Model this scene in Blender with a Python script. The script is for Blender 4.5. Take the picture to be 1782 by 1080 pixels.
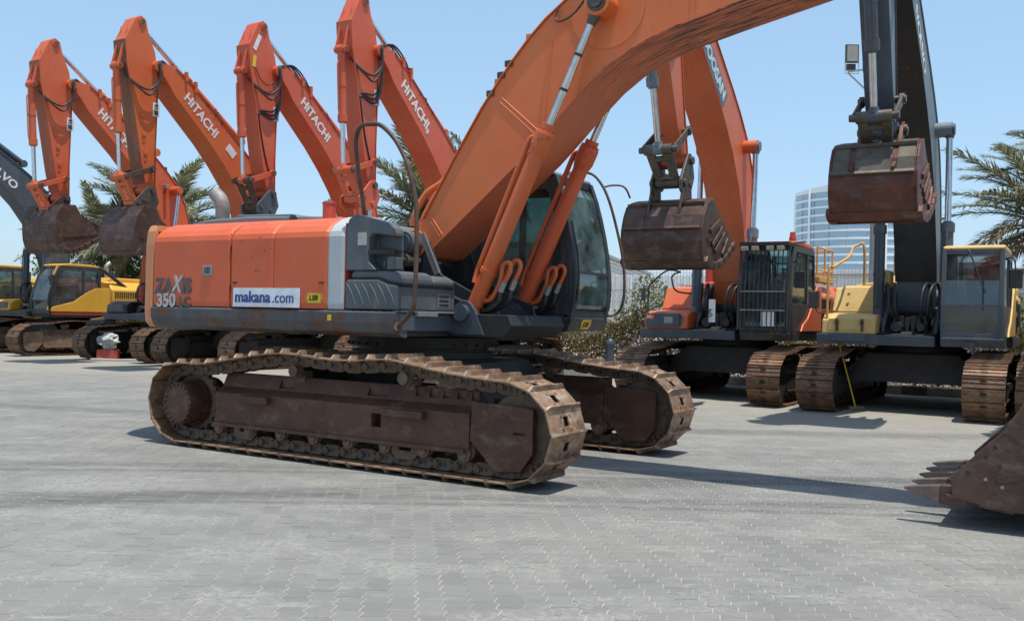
import bpy, math, random
from mathutils import Vector, Matrix
random.seed(7)
R_ = math.radians
for o in list(bpy.data.objects): bpy.data.objects.remove(o)
scene = bpy.context.scene
COL = scene.collection

# ---------------------------------------------------------------- camera
cam_d = bpy.data.cameras.new('camera'); cam = bpy.data.objects.new('camera', cam_d); COL.objects.link(cam)
cam_d.sensor_fit = 'HORIZONTAL'; cam_d.sensor_width = 36.0; cam_d.lens = 1645.28/1782*36
cam_d.clip_start = 0.1; cam_d.clip_end = 3000
PIT, ROLL, CH = 0.0074, 0.02345, 1.503
fwd = Vector((0, math.cos(PIT), math.sin(PIT)))
up0 = Vector((0, -math.sin(PIT), math.cos(PIT))); rt0 = Vector((1, 0, 0))
rt = rt0*math.cos(ROLL) + up0*math.sin(ROLL); up = up0*math.cos(ROLL) - rt0*math.sin(ROLL)
m = Matrix((rt, up, -fwd)).transposed().to_4x4(); m.translation = (0, 0, CH)
cam.matrix_world = m
scene.camera = cam

# ---------------------------------------------------------------- sky, sun, exposure
SUN_D = Vector((-0.14, 0.155, -1.0)).normalized()        # the way the light travels
elev = math.asin(-SUN_D.z); az = math.atan2(-SUN_D.x, -SUN_D.y)
w = bpy.data.worlds.new('World'); scene.world = w; w.use_nodes = True
nt = w.node_tree; nt.nodes.clear()
sky = nt.nodes.new('ShaderNodeTexSky'); sky.sky_type = 'NISHITA'; sky.sun_disc = False
sky.sun_elevation = elev; sky.sun_rotation = az
sky.air_density = 1.0; sky.dust_density = 1.2; sky.ozone_density = 1.2; sky.altitude = 0
bg = nt.nodes.new('ShaderNodeBackground'); bg.inputs[1].default_value = 0.15
wo = nt.nodes.new('ShaderNodeOutputWorld')
hz = nt.nodes.new('ShaderNodeMix'); hz.data_type = 'RGBA'; hz.inputs[0].default_value = 0.6; hz.inputs[7].default_value = (1.66, 2.68, 3.72, 1)
nt.links.new(sky.outputs[0], hz.inputs[6]); nt.links.new(hz.outputs[2], bg.inputs[0]); nt.links.new(bg.outputs[0], wo.inputs[0])
sd = bpy.data.lights.new('sun', 'SUN'); sd.energy = 3.5; sd.angle = R_(0.53); sd.color = (1.0, 0.955, 0.88)
so = bpy.data.objects.new('sun', sd); COL.objects.link(so); so.rotation_euler = SUN_D.to_track_quat('-Z', 'Y').to_euler()
so.location = (0, 0, 30)
scene.view_settings.view_transform = 'Standard'; scene.view_settings.look = 'None'
scene.view_settings.exposure = 0.58; scene.view_settings.gamma = 1.0
try: scene.view_settings.use_curve_mapping = False
except Exception: pass
scene.render.engine = 'CYCLES'

# ---------------------------------------------------------------- materials
class N:
    def __init__(s, name):
        s.m = bpy.data.materials.new(name); s.m.use_nodes = True; s.t = s.m.node_tree
        s.b = s.t.nodes['Principled BSDF']; s.out = s.t.nodes['Material Output']
    def n(s, typ, **k):
        x = s.t.nodes.new(typ)
        for a, v in k.items():
            if isinstance(a, str) and hasattr(x, a): setattr(x, a, v)
        return x
    def l(s, a, b): s.t.links.new(a, b)
    def noise(s, scale, detail=4, rough=0.6, vec=None, stretch=None, world=False):
        if vec is None:
            g = s.n('ShaderNodeNewGeometry') if world else s.n('ShaderNodeTexCoord')
            vec = g.outputs['Position'] if world else g.outputs['Object']
        if stretch:
            mp = s.n('ShaderNodeMapping'); mp.inputs['Scale'].default_value = stretch; s.l(vec, mp.inputs[0]); vec = mp.outputs[0]
        x = s.n('ShaderNodeTexNoise'); x.inputs['Scale'].default_value = scale
        x.inputs['Detail'].default_value = detail; x.inputs['Roughness'].default_value = rough
        s.l(vec, x.inputs['Vector']); return x.outputs[0]
    def ramp(s, fac, a, b, ca=(0, 0, 0, 1), cb=(1, 1, 1, 1)):
        x = s.n('ShaderNodeValToRGB'); x.color_ramp.elements[0].position = a; x.color_ramp.elements[1].position = b
        x.color_ramp.elements[0].color = ca; x.color_ramp.elements[1].color = cb
        s.l(fac, x.inputs[0]); return x.outputs[0]
    def mix(s, fac, a, b, mode='MIX'):
        x = s.n('ShaderNodeMix'); x.data_type = 'RGBA'; x.blend_type = mode
        for i, v in ((0, fac), (6, a), (7, b)):
            if isinstance(v, (int, float)): x.inputs[i].default_value = v
            elif isinstance(v, tuple): x.inputs[i].default_value = (*v, 1) if len(v) == 3 else v
            else: s.l(v, x.inputs[i])
        return x.outputs[2]
    def math(s, op, a, b=0.0, c=None):
        x = s.n('ShaderNodeMath'); x.operation = op
        for i, v in enumerate((a, b) if c is None else (a, b, c)):
            if isinstance(v, (int, float)): x.inputs[i].default_value = v
            else: s.l(v, x.inputs[i])
        return x.outputs[0]
    def bump(s, h, strength=0.3, dist=0.01):
        x = s.n('ShaderNodeBump'); x.inputs['Strength'].default_value = strength; x.inputs['Distance'].default_value = dist
        s.l(h, x.inputs['Height']); s.l(x.outputs[0], s.b.inputs['Normal'])
    def fin(s, col=None, rough=None, metal=0.0, spec=0.5):
        if col is not None:
            if isinstance(col, tuple): s.b.inputs['Base Color'].default_value = (*col, 1)
            else: s.l(col, s.b.inputs['Base Color'])
        if rough is not None:
            if isinstance(rough, (int, float)): s.b.inputs['Roughness'].default_value = rough
            else: s.l(rough, s.b.inputs['Roughness'])
        s.b.inputs['Metallic'].default_value = metal
        s.b.inputs['Specular IOR Level'].default_value = spec
        return s.m

def paint(name, col, fade=(0, 0, 0), rust=0.0, rough=0.45, dirt=0.35, dirtcol=(0.20, 0.16, 0.12)):
    """sun-faded machine paint: slow fade, streaky grime, chips of rust"""
    n = N(name)
    f1 = n.ramp(n.noise(0.9, 5, 0.6), 0.35, 0.68)
    c = n.mix(f1, col, fade if any(fade) else tuple(min(1, v*1.25+0.02) for v in col))
    st = n.ramp(n.noise(2.2, 6, 0.65, stretch=(3.0, 3.0, 0.45)), 0.48, 0.76)
    c = n.mix(n.math('MULTIPLY', st, dirt), c, dirtcol)
    pl_ = n.ramp(n.noise(1.1, 6, 0.7, stretch=(2.2, 2.2, 0.7)), 0.50, 0.72)
    c = n.mix(n.math('MULTIPLY', pl_, 0.45), c, (min(1, col[0]*1.05+0.03), col[1]*1.2+0.03, col[2]*1.2+0.02))
    dr = n.ramp(n.noise(6.5, 5, 0.6, stretch=(4.0, 4.0, 0.12)), 0.60, 0.74)
    c = n.mix(n.math('MULTIPLY', dr, dirt*0.9), c, tuple(v*0.45 for v in col))
    sc_ = n.ramp(n.noise(20, 3, 0.5, stretch=(0.25, 0.25, 3.5)), 0.70, 0.74)
    c = n.mix(n.math('MULTIPLY', sc_, 0.22), c, tuple(min(1, v*0.8+0.18) for v in col))
    sp = n.ramp(n.noise(38, 3, 0.7), 0.62, 0.72)
    c = n.mix(n.math('MULTIPLY', sp, dirt*0.6), c, dirtcol)
    if rust > 0:
        big = n.noise(1.3, 4, 0.6); fine = n.noise(9, 6, 0.75)
        rr = n.ramp(n.math('ADD', n.math('MULTIPLY', big, 0.5), n.math('MULTIPLY', fine, 0.62)), 0.68-0.12*rust, 0.71-0.12*rust)
        c = n.mix(rr, c, n.mix(n.noise(14), (0.05, 0.022, 0.012), (0.16, 0.06, 0.028)))
    ro = n.math('MULTIPLY_ADD', n.noise(5, 4), 0.25, rough-0.08)
    n.bump(n.noise(1.6, 3, 0.5), 0.12, 0.05)
    return n.fin(c, ro)

def steel(name, a, b, c=None, rough=0.62, metal=0.25, scale=3.0, var=False):
    """worn, rusty steel: two rust browns, polished/dusty patches"""
    n = N(name)
    f = n.ramp(n.noise(scale, 7, 0.68), 0.36, 0.66)
    col = n.mix(f, a, b)
    if c:
        g = n.ramp(n.noise(scale*2.3, 6, 0.7, stretch=(1, 1, 1.6)), 0.52, 0.70)
        col = n.mix(g, col, c)
    if var:
        oi = n.n('ShaderNodeObjectInfo'); k = n.math('MULTIPLY_ADD', oi.outputs['Random'], 0.55, 0.68); v3 = n.n('ShaderNodeCombineColor')
        for i in range(3): n.l(k, v3.inputs[i])
        col = n.mix(1.0, col, v3.outputs[0], 'MULTIPLY')
        ru = n.ramp(n.noise(11, 6, .7, world=True), 0.5, 0.62); col = n.mix(n.math('MULTIPLY', ru, 0.55), col, (0.30, 0.13, 0.05))
        dk = n.ramp(n.noise(6, 5, .7, world=True), 0.54, 0.66); col = n.mix(n.math('MULTIPLY', dk, 0.6), col, (0.05, 0.03, 0.022))
    n.bump(n.noise(28, 5, 0.7), 0.35, 0.006)
    ro = n.math('MULTIPLY_ADD', n.noise(7, 4), 0.35, rough-0.17)
    return n.fin(col, ro, metal)

M = {}
M['orange'] = paint('weathered_orange_paint', (0.55, 0.082, 0.020), (0.60, 0.11, 0.036), 0.10, 0.45, 0.16, (0.30, 0.12, 0.07))
M['orange_boom'] = paint('dusty_orange_boom_paint', (0.66, 0.138, 0.030), (0.68, 0.168, 0.045), 0.0, 0.45, 0.18, (0.30, 0.14, 0.08))
M['orange_pale'] = paint('sun_bleached_orange_paint', (0.60, 0.20, 0.07), (0.62, 0.26, 0.11), 0.25, 0.55, 0.5)
M['orange_b'] = paint('faded_orange_paint', (0.55, 0.092, 0.024), (0.60, 0.135, 0.05), 0.08, 0.42, 0.25, (0.26, 0.10, 0.06))
M['orange_c'] = paint('amber_orange_paint', (0.55, 0.100, 0.023), (0.58, 0.135, 0.038), 0.12, 0.42, 0.25, (0.26, 0.12, 0.06))
M['orange_d'] = paint('pinkish_orange_paint', (0.53, 0.075, 0.024), (0.59, 0.125, 0.06), 0.06, 0.42, 0.22, (0.28, 0.10, 0.06))
M['grime'] = paint('oily_shaded_arm_front', (0.16, 0.045, 0.02), (0.30, 0.10, 0.035), 0.5, 0.45, 0.6, (0.05, 0.03, 0.02))  # front-face shade painted in together with the oil stains
M['arm_shade'] = paint('shaded_orange_arm_front', (0.34, 0.065, 0.022), (0.42, 0.10, 0.04), 0.2, 0.45, 0.4, (0.12, 0.06, 0.04))  # darker orange paints in the front face's shade, with some dirt
M['doosan'] = paint('salmon_orange_paint', (0.56, 0.10, 0.025), (0.60, 0.16, 0.06), 0.05, 0.42, 0.2, (0.3, 0.13, 0.08))
M['yellow'] = paint('yellow_machine_paint', (0.66, 0.33, 0.02), (0.70, 0.38, 0.05), 0.0, 0.42, 0.2)
M['tan'] = paint('faded_tan_yellow_paint', (0.58, 0.38, 0.12), (0.62, 0.43, 0.17), 0.05, 0.5, 0.3)
M['slate'] = paint('dark_slate_paint', (0.045, 0.06, 0.08), (0.065, 0.085, 0.11), 0.05, 0.42, 0.3)
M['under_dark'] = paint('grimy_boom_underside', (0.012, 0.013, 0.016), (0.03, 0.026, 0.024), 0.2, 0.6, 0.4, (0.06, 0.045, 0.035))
M['slate_light'] = paint('grey_slate_paint', (0.11, 0.15, 0.18), (0.15, 0.19, 0.225), 0.03, 0.45, 0.35)
M['grey_cover'] = paint('blue_grey_cover_paint', (0.058, 0.071, 0.083), (0.088, 0.103, 0.114), 0.0, 0.5, 0.45, (0.24, 0.20, 0.155))
M['grey_hood'] = paint('pale_grey_hood_paint', (0.13, 0.155, 0.17), (0.17, 0.195, 0.20), 0.0, 0.5, 0.4, (0.2, 0.16, 0.12))
M['apron'] = paint('dented_grey_apron_paint', (0.04, 0.046, 0.055), (0.075, 0.08, 0.085), 0.75, 0.5, 0.7, (0.14, 0.10, 0.07))
M['charcoal'] = paint('charcoal_cab_paint', (0.022, 0.025, 0.03), (0.04, 0.044, 0.05), 0.0, 0.36, 0.3)
M['black'] = paint('black_frame_paint', (0.012, 0.013, 0.015), (0.025, 0.025, 0.027), 0.1, 0.5, 0.3, (0.06, 0.05, 0.04))
M['white_stripe'] = paint('scuffed_white_paint', (0.33, 0.36, 0.375), (0.46, 0.475, 0.475), 0.0, 0.5, 0.5, (0.25, 0.22, 0.2))
M['red'] = paint('red_paint', (0.45, 0.05, 0.03), (0.5, 0.08, 0.05), 0.0, 0.45, 0.2)
M['rail_rust'] = steel('rusty_handrail_steel', (0.045, 0.026, 0.02), (0.12, 0.065, 0.04), rough=0.6, metal=0.1, scale=6)
M['yellow_rail'] = paint('yellow_rail_paint', (0.62, 0.30, 0.04), (0.66, 0.36, 0.1), 0.05, 0.45, 0.3)
M['shoe'] = steel('worn_track_shoe_steel', (0.16, 0.085, 0.046), (0.36, 0.245, 0.16), (0.44, 0.37, 0.29), 0.5, 0.3, 4.5, True)
M['shoe_b'] = steel('brown_track_shoe_steel', (0.10, 0.05, 0.028), (0.24, 0.14, 0.08), (0.29, 0.23, 0.18), 0.5, 0.3, 3.5, True)
M['track_frame'] = steel('rust_brown_frame_steel', (0.060, 0.023, 0.012), (0.11, 0.046, 0.025), (0.15, 0.095, 0.060), 0.55, 0.15, 1.6)
M['chain'] = steel('dusty_chain_steel', (0.085, 0.052, 0.034), (0.19, 0.125, 0.082), (0.14, 0.115, 0.10), 0.65, 0.2, 5)
M['chain_dark'] = steel('greasy_chain_steel', (0.02, 0.015, 0.012), (0.06, 0.04, 0.03), rough=0.6, metal=0.2, scale=5)
M['frame_dark'] = steel('dirty_black_frame_steel', (0.018, 0.016, 0.016), (0.045, 0.034, 0.026), rough=0.6, metal=0.1, scale=2)
M['frame_tan'] = steel('dusty_tan_frame_steel', (0.12, 0.075, 0.045), (0.24, 0.165, 0.11), rough=0.7, metal=0.0, scale=2)
M['bucket'] = steel('rusty_bucket_steel', (0.055, 0.03, 0.024), (0.12, 0.065, 0.045), (0.16, 0.115, 0.09), 0.5, 0.35, 1.8)
M['bucket_red'] = steel('red_rust_bucket_steel', (0.085, 0.03, 0.02), (0.16, 0.062, 0.04), (0.13, 0.10, 0.09), 0.45, 0.35, 1.8)
M['tooth'] = steel('polished_tooth_steel', (0.13, 0.08, 0.06), (0.24, 0.17, 0.14), (0.12, 0.12, 0.13), 0.45, 0.5, 6)
M['link'] = steel('greasy_link_steel', (0.075, 0.062, 0.048), (0.14, 0.12, 0.095), (0.1, 0.06, 0.04), 0.5, 0.4, 4)
def mk(name, col, rough, metal=0.0, spec=0.5):
    n = N(name); c = n.mix(n.ramp(n.noise(9, 4), 0.4, 0.7), col, tuple(v*0.8 for v in col)); return n.fin(c, rough, metal, spec)
M['chrome'] = mk('chromed_rod_steel', (0.62, 0.64, 0.66), 0.16, 1.0)
M['hose'] = mk('black_rubber_hose', (0.02, 0.02, 0.02), 0.5)
M['rubber'] = mk('black_rubber', (0.02, 0.02, 0.021), 0.6)
M['grey_metal'] = mk('bare_grey_metal', (0.30, 0.31, 0.30), 0.45, 0.5)
M['pin'] = steel('greasy_pin_steel', (0.07, 0.055, 0.045), (0.17, 0.14, 0.12), rough=0.45, metal=0.5, scale=12)
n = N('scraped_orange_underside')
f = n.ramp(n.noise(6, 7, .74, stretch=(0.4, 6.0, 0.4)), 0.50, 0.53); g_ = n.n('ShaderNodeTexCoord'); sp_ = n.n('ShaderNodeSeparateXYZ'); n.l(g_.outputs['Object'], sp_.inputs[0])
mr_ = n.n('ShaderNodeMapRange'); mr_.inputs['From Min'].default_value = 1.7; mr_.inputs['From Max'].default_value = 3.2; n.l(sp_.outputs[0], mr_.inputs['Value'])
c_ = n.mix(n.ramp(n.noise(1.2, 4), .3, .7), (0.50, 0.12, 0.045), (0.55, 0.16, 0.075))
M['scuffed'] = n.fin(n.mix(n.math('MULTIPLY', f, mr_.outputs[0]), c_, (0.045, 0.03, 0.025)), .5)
M['dull'] = steel('heat_dulled_pipe_steel', (0.14, 0.13, 0.12), (0.26, 0.25, 0.235), (0.18, 0.12, 0.08), 0.6, 0.2, 5)
M['paper'] = mk('weathered_paper', (0.42, 0.42, 0.38), 0.7)
M['white'] = mk('white_decal', (0.72, 0.72, 0.70), 0.5)
M['decal_white'] = mk('white_sign_film', (0.70, 0.74, 0.76), 0.35)
M['decal_blue'] = mk('blue_lettering_film', (0.01, 0.05, 0.26), 0.4)
M['decal_yellow'] = mk('yellow_decal_film', (0.72, 0.50, 0.01), 0.4)
M['decal_black'] = mk('black_decal_film', (0.015, 0.015, 0.015), 0.4)
M['decal_grey'] = mk('worn_dark_grey_decal', (0.08, 0.075, 0.075), 0.5)
M['doosan_blue'] = mk('blue_grey_boom_decal', (0.055, 0.13, 0.20), 0.4)
M['doosan_text'] = mk('pale_boom_lettering', (0.60, 0.66, 0.66), 0.45)
M['lens'] = mk('lamp_lens', (0.35, 0.33, 0.27), 0.2)
M['seat'] = mk('dark_seat_fabric', (0.035, 0.036, 0.04), 0.8)
M['cloth'] = mk('pale_cloth', (0.45, 0.46, 0.44), 0.8)
M['wood'] = mk('weathered_wood', (0.22, 0.15, 0.09), 0.8)
M['blue_paint'] = mk('blue_post_paint', (0.06, 0.17, 0.42), 0.5)
def glass(name, tint, alpha, film=(0.30, 0.38, 0.38)):
    n = N(name); t = n.t
    tr = n.n('ShaderNodeBsdfTransparent'); tr.inputs[0].default_value = (*tint, 1)
    gl = n.n('ShaderNodeBsdfGlossy'); gl.inputs['Roughness'].default_value = 0.03; gl.inputs[0].default_value = (0.9, 0.95, 0.95, 1)
    fr = n.n('ShaderNodeFresnel'); fr.inputs[0].default_value = 1.5
    df = n.n('ShaderNodeBsdfDiffuse'); df.inputs[0].default_value = (*film, 1)
    m1 = n.n('ShaderNodeMixShader'); n.l(n.math('MULTIPLY', n.ramp(n.noise(3, 4), 0.3, 0.75), alpha), m1.inputs[0]); n.l(tr.outputs[0], m1.inputs[1]); n.l(df.outputs[0], m1.inputs[2])
    m2 = n.n('ShaderNodeMixShader'); n.l(n.math('ADD', fr.outputs[0], 0.04), m2.inputs[0]); n.l(m1.outputs[0], m2.inputs[1]); n.l(gl.outputs[0], m2.inputs[2])
    n.l(m2.outputs[0], n.out.inputs[0]); return n.m
M['glass'] = glass('green_tinted_cab_glass', (0.45, 0.62, 0.60), 0.34)
M['glass_front'] = glass('teal_sheen_windscreen', (0.42, 0.60, 0.58), 0.42, (0.26, 0.40, 0.40))  # sky reflection put in as a diffuse teal film
M['glass_teal'] = glass('clear_teal_cab_glass', (0.62, 0.75, 0.74), 0.4, (0.20, 0.30, 0.31))
M['glass_sheen'] = glass('grey_sheen_cab_glass', (0.55, 0.60, 0.61), 0.30, (0.15, 0.18, 0.195))  # grey reflection painted as a diffuse film over the glass

# ---------------------------------------------------------------- mesh builder
class MB:
    def __init__(s): s.v = []; s.f = []; s.s = []
    def add(s, vs, fs, smooth=False):
        b = len(s.v); s.v += [tuple(x) for x in vs]; s.f += [[i+b for i in f] for f in fs]; s.s += [smooth]*len(fs); return s
    def box(s, x0, x1, y0, y1, z0, z1):
        return s.add([(x0,y0,z0),(x1,y0,z0),(x1,y1,z0),(x0,y1,z0),(x0,y0,z1),(x1,y0,z1),(x1,y1,z1),(x0,y1,z1)],
                     [(0,3,2,1),(4,5,6,7),(0,1,5,4),(1,2,6,5),(2,3,7,6),(3,0,4,7)])
    def prism(s, P, y0, y1, axis='y'):
        """polygon in (x,z), extruded along y (or (x,y) along z)"""
        n = len(P)
        ar = sum(P[i][0]*P[(i+1) % n][1]-P[(i+1) % n][0]*P[i][1] for i in range(n))
        if ar < 0: P = P[::-1]
        if axis == 'y': a = [(x, y0, z) for x, z in P]; b = [(x, y1, z) for x, z in P]; fl = False
        elif axis == 'z': a = [(x, y, y0) for x, y in P]; b = [(x, y, y1) for x, y in P]; fl = True
        else: a = [(y0, x, z) for x, z in P]; b = [(y1, x, z) for x, z in P]; fl = True
        F = [list(range(n)), list(range(2*n-1, n-1, -1))] + [(i, i+n, (i+1) % n+n, (i+1) % n) for i in range(n)]
        if fl: F = [f[::-1] for f in map(list, F)]
        return s.add(a+b, F)
    def tube(s, path, r, n=8, caps=True, rr=None):
        P = [Vector(p) for p in path]; V = []; F = []
        t = (P[1]-P[0]).normalized(); u = t.orthogonal().normalized()
        for i, p in enumerate(P):
            d = (P[min(i+1, len(P)-1)]-P[max(i-1, 0)]).normalized()
            u = (u-d*u.dot(d)).normalized(); v = d.cross(u); q = rr[i] if rr else r
            V += [p+(u*math.cos(2*math.pi*k/n)+v*math.sin(2*math.pi*k/n))*q for k in range(n)]
        for i in range(len(P)-1):
            F += [(i*n+k, i*n+(k+1) % n, (i+1)*n+(k+1) % n, (i+1)*n+k) for k in range(n)]
        s.add(V, F, True)
        if caps:
            s.add(V[:n], [list(range(n))[::-1]]); s.add(V[-n:], [list(range(n))])
        return s
    def cyl(s, p0, p1, r, n=16, r2=None): return s.tube([p0, p1], r, n, True, [r, r if r2 is None else r2])
    def beam(s, p0, p1, w, h, up=(0, 0, 1)):
        p0 = Vector(p0); p1 = Vector(p1); d = (p1-p0).normalized(); u = Vector(up); sd = d.cross(u)
        if sd.length < 1e-3: sd = d.cross(Vector((0, 1, 0)))
        sd.normalize(); u = sd.cross(d)
        V = [p+sd*a*w/2+u*b*h/2 for p in (p0, p1) for a, b in ((-1,-1),(1,-1),(1,1),(-1,1))]
        return s.add(V, [(0,3,2,1)[::-1],(4,5,6,7)[::-1],(0,1,5,4)[::-1],(1,2,6,5)[::-1],(2,3,7,6)[::-1],(3,0,4,7)[::-1]])
    def loft(s, rings, smooth=False, caps=True, closed=True):
        n = len(rings[0]); V = [p for r in rings for p in r]; F = []
        for i in range(len(rings)-1):
            for k in range(n if closed else n-1): F.append((i*n+k, i*n+(k+1) % n, (i+1)*n+(k+1) % n, (i+1)*n+k))
        s.add(V, F, smooth)
        if caps: s.add(rings[0], [list(range(n))[::-1]]); s.add(rings[-1], [list(range(n))])
        return s
    def mesh(s, name, mat):
        me = bpy.data.meshes.new(name); me.from_pydata(s.v, [], s.f)
        me.polygons.foreach_set('use_smooth', s.s); me.materials.append(mat); me.update(); return me
    def obj(s, name, mat, parent=None, bevel=0, label=None):
        return link(name, s.mesh(name, mat), parent, bevel, label)

def link(name, me, parent=None, bevel=0, label=None):
    o = bpy.data.objects.new(name, me); COL.objects.link(o)
    if parent: o.parent = parent
    if label: o['label'] = label
    if bevel:
        b = o.modifiers.new('bevel', 'BEVEL'); b.width = bevel; b.segments = 2; b.limit_method = 'ANGLE'; b.angle_limit = R_(35)
        b.harden_normals = False
    return o
def tag(o, label=None, cat=None, group=None, kind=None):
    for k, v in (('label', label), ('category', cat), ('group', group), ('kind', kind)):
        if v: o[k] = v
    return o
def empty(name, loc=(0, 0, 0), rz=0, parent=None):
    o = bpy.data.objects.new(name, None); o.empty_display_size = 0.3; COL.objects.link(o); o.location = loc; o.rotation_euler = (0, 0, rz)
    if parent: o.parent = parent
    return o
def recalc(me):
    import bmesh
    b = bmesh.new(); b.from_mesh(me); bmesh.ops.recalc_face_normals(b, faces=b.faces); b.to_mesh(me); b.free()
def cut(o, boxes):
    """boolean pockets and holes in o; cutters given as MB"""
    recalc(o.data)
    cm = boxes.mesh('cutter', o.data.materials[0]); recalc(cm); c = bpy.data.objects.new('cutter', cm); COL.objects.link(c)
    mods = [(x.type, x.width) for x in o.modifiers if x.type == 'BEVEL']
    o.modifiers.clear()
    b = o.modifiers.new('bool', 'BOOLEAN'); b.object = c; b.solver = 'EXACT'; b.operation = 'DIFFERENCE'; b.use_self = True
    par = o.parent; o.parent = None
    dg = bpy.context.evaluated_depsgraph_get(); dg.update()
    me = bpy.data.meshes.new_from_object(o.evaluated_get(dg)); me.name = o.data.name
    o.modifiers.clear(); o.data = me; o.parent = par
    bpy.data.objects.remove(c)
    for t, wd in mods:
        b = o.modifiers.new('bevel', 'BEVEL'); b.width = wd; b.segments = 1; b.limit_method = 'ANGLE'; b.angle_limit = R_(35)

FONT_CACHE = {}
def text(s, size, origin, d, nrm, mat, parent, name='lettering', bold=0.0, sx=1.0, label=None, align='LEFT', shear=0.0, sp=1.0):
    key = (s, size, bold, sx, align, shear, mat.name, sp)
    if key not in FONT_CACHE:
        c = bpy.data.curves.new('t', 'FONT'); c.body = s; c.size = size; c.offset = bold*size; c.extrude = 0.0025; c.align_x = align; c.align_y = 'CENTER'
        c.shear = shear; c.space_character = sp; c.resolution_u = 3
        o = bpy.data.objects.new('t', c); COL.objects.link(o)
        dg = bpy.context.evaluated_depsgraph_get(); dg.update()
        me = bpy.data.meshes.new_from_object(o.evaluated_get(dg)); me.name = name
        bpy.data.objects.remove(o)
        for v in me.vertices: v.co.x *= sx
        me.materials.clear(); me.materials.append(mat); FONT_CACHE[key] = me
    d = Vector(d).normalized(); nn = Vector(nrm).normalized(); u = nn.cross(d)
    mm = Matrix((d, u, nn)).transposed().to_4x4(); mm.translation = Vector(origin)+nn*0.0055
    o = bpy.data.objects.new(name, FONT_CACHE[key]); COL.objects.link(o); o.parent = parent; o.matrix_local = mm
    if label: o['label'] = label
    return o

def smooth_path(P, n=6):
    """Catmull-Rom through points"""
    P = [Vector(p) for p in P]; Q = []
    for i in range(len(P)-1):
        a = P[max(i-1, 0)]; b = P[i]; c = P[i+1]; d = P[min(i+2, len(P)-1)]
        for k in range(n):
            t = k/n; Q.append(0.5*((2*b)+(c-a)*t+(2*a-5*b+4*c-d)*t*t+(3*b-a-3*c+d)*t**3))
    Q.append(P[-1]); return Q
def rot2(P, piv, ang):
    c, s_ = math.cos(ang), math.sin(ang)
    return [(piv[0]+(x-piv[0])*c-(z-piv[1])*s_, piv[1]+(x-piv[0])*s_+(z-piv[1])*c) for x, z in P]
def simil(P, a0, a1, b0, b1):
    """similarity taking a0->b0, a1->b1"""
    A = complex(a1[0]-a0[0], a1[1]-a0[1]); B = complex(b1[0]-b0[0], b1[1]-b0[1]); k = B/A
    out = []
    for x, z in P:
        q = (complex(x-a0[0], z-a0[1]))*k; out.append((b0[0]+q.real, b0[1]+q.imag))
    return out

# ---------------------------------------------------------------- tracks
MESH = {}
def shoe_mesh_single(pitch, wd, mat):
    """one tall grouser with cut corners, clean-out hole, bolt heads, overlapping lip"""
    k = ('single', mat.name)
    if k in MESH: return MESH[k]
    b = MB(); p = pitch/2; h = wd/2; t = 0.013
    xs = [-p+0.012, -0.03, 0.055, p+0.004]; ys = [-h, -0.045, 0.045, h]
    for i in range(3):
        for j in range(3):
            if i == 1 and j == 1: continue
            b.box(xs[i], xs[i+1], ys[j], ys[j+1], 0, t)
    # grouser at rear edge
    g = 0.058; x0 = -p+0.004; x1 = -p+0.026
    b.loft([[(x0-0.008, -h, 0), (x1+0.006, -h, 0), (x1+0.002, -h, 0.012), (x0, -h, 0.012)],
            [(x0-0.008, -h+0.03, 0), (x1+0.006, -h+0.03, 0), (x1, -h+0.045, g), (x0+0.004, -h+0.045, g)],
            [(x0-0.008, h-0.03, 0), (x1+0.006, h-0.03, 0), (x1, h-0.045, g), (x0+0.004, h-0.045, g)],
            [(x0-0.008, h, 0), (x1+0.006, h, 0), (x1+0.002, h, 0.012), (x0, h, 0.012)]])
    # front lip bent down
    b.loft([[(p-0.004, y, t), (p+0.02, y, 0.002), (p+0.02, y, -0.012), (p-0.004, y, -0.001)] for y in (-h, h)])
    for x in (-0.055, 0.068):
        for y in (-0.08, 0.08): b.cyl((x, y, t-0.001), (x, y, t+0.012), 0.015, 6)
    me = b.mesh('track_shoe', mat); recalc(me); MESH[k] = me; return me
def shoe_mesh_triple(pitch, wd, mat):
    k = ('triple', mat.name, round(wd, 2))
    if k in MESH: return MESH[k]
    b = MB(); p = pitch/2; h = wd/2
    b.box(-p+0.004, p-0.002, -h, -0.05, 0, 0.012); b.box(-p+0.004, p-0.002, 0.05, h, 0, 0.012)
    b.box(-p+0.004, -0.02, -0.05, 0.05, 0, 0.012); b.box(0.035, p-0.002, -0.05, 0.05, 0, 0.012)
    for x, g in ((-p+0.012, 0.034), (0.0, 0.026), (p-0.022, 0.034)):
        b.loft([[(x-0.008, y, 0), (x+0.012, y, 0), (x+0.008, y, g), (x-0.004, y, g)] for y in (-h, h)])
    me = b.mesh('track_shoe', mat); recalc(me); MESH[k] = me; return me
def link_mesh(pitch, mat):
    k = ('link', mat.name)
    if k in MESH: return MESH[k]
    b = MB(); L = pitch*0.56; H = 0.066
    prof = [(L*math.cos(a)*1.0, H*math.sin(a)) for a in [2*math.pi*i/12 for i in range(12)]]
    prof = [(x, max(-0.062, min(0.052, z*1.25))) for x, z in prof]
    for sy in (-1, 1):
        y0, y1 = sorted((sy*0.085, sy*0.125)); b.prism(prof, y0, y1)
        for x in (-L*0.62, L*0.62):
            b.cyl((x, sy*0.12, 0), (x, sy*0.142, 0), 0.036, 10)
    b.cyl((L*0.62, -0.09, 0), (L*0.62, 0.09, 0), 0.03, 8)
    nf = len(b.f)
    for sy in (-1, 1):
        for x in (-0.036, 0.012): b.box(x, x+0.026, sy*0.124-0.003, sy*0.124+0.003, -0.022, 0.016)
    me = b.mesh('chain_link', mat); me.materials.append(M['black']); recalc(me)
    for p in me.polygons:
        if p.index >= nf: p.material_index = 1
    MESH[k] = me; return me

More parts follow.
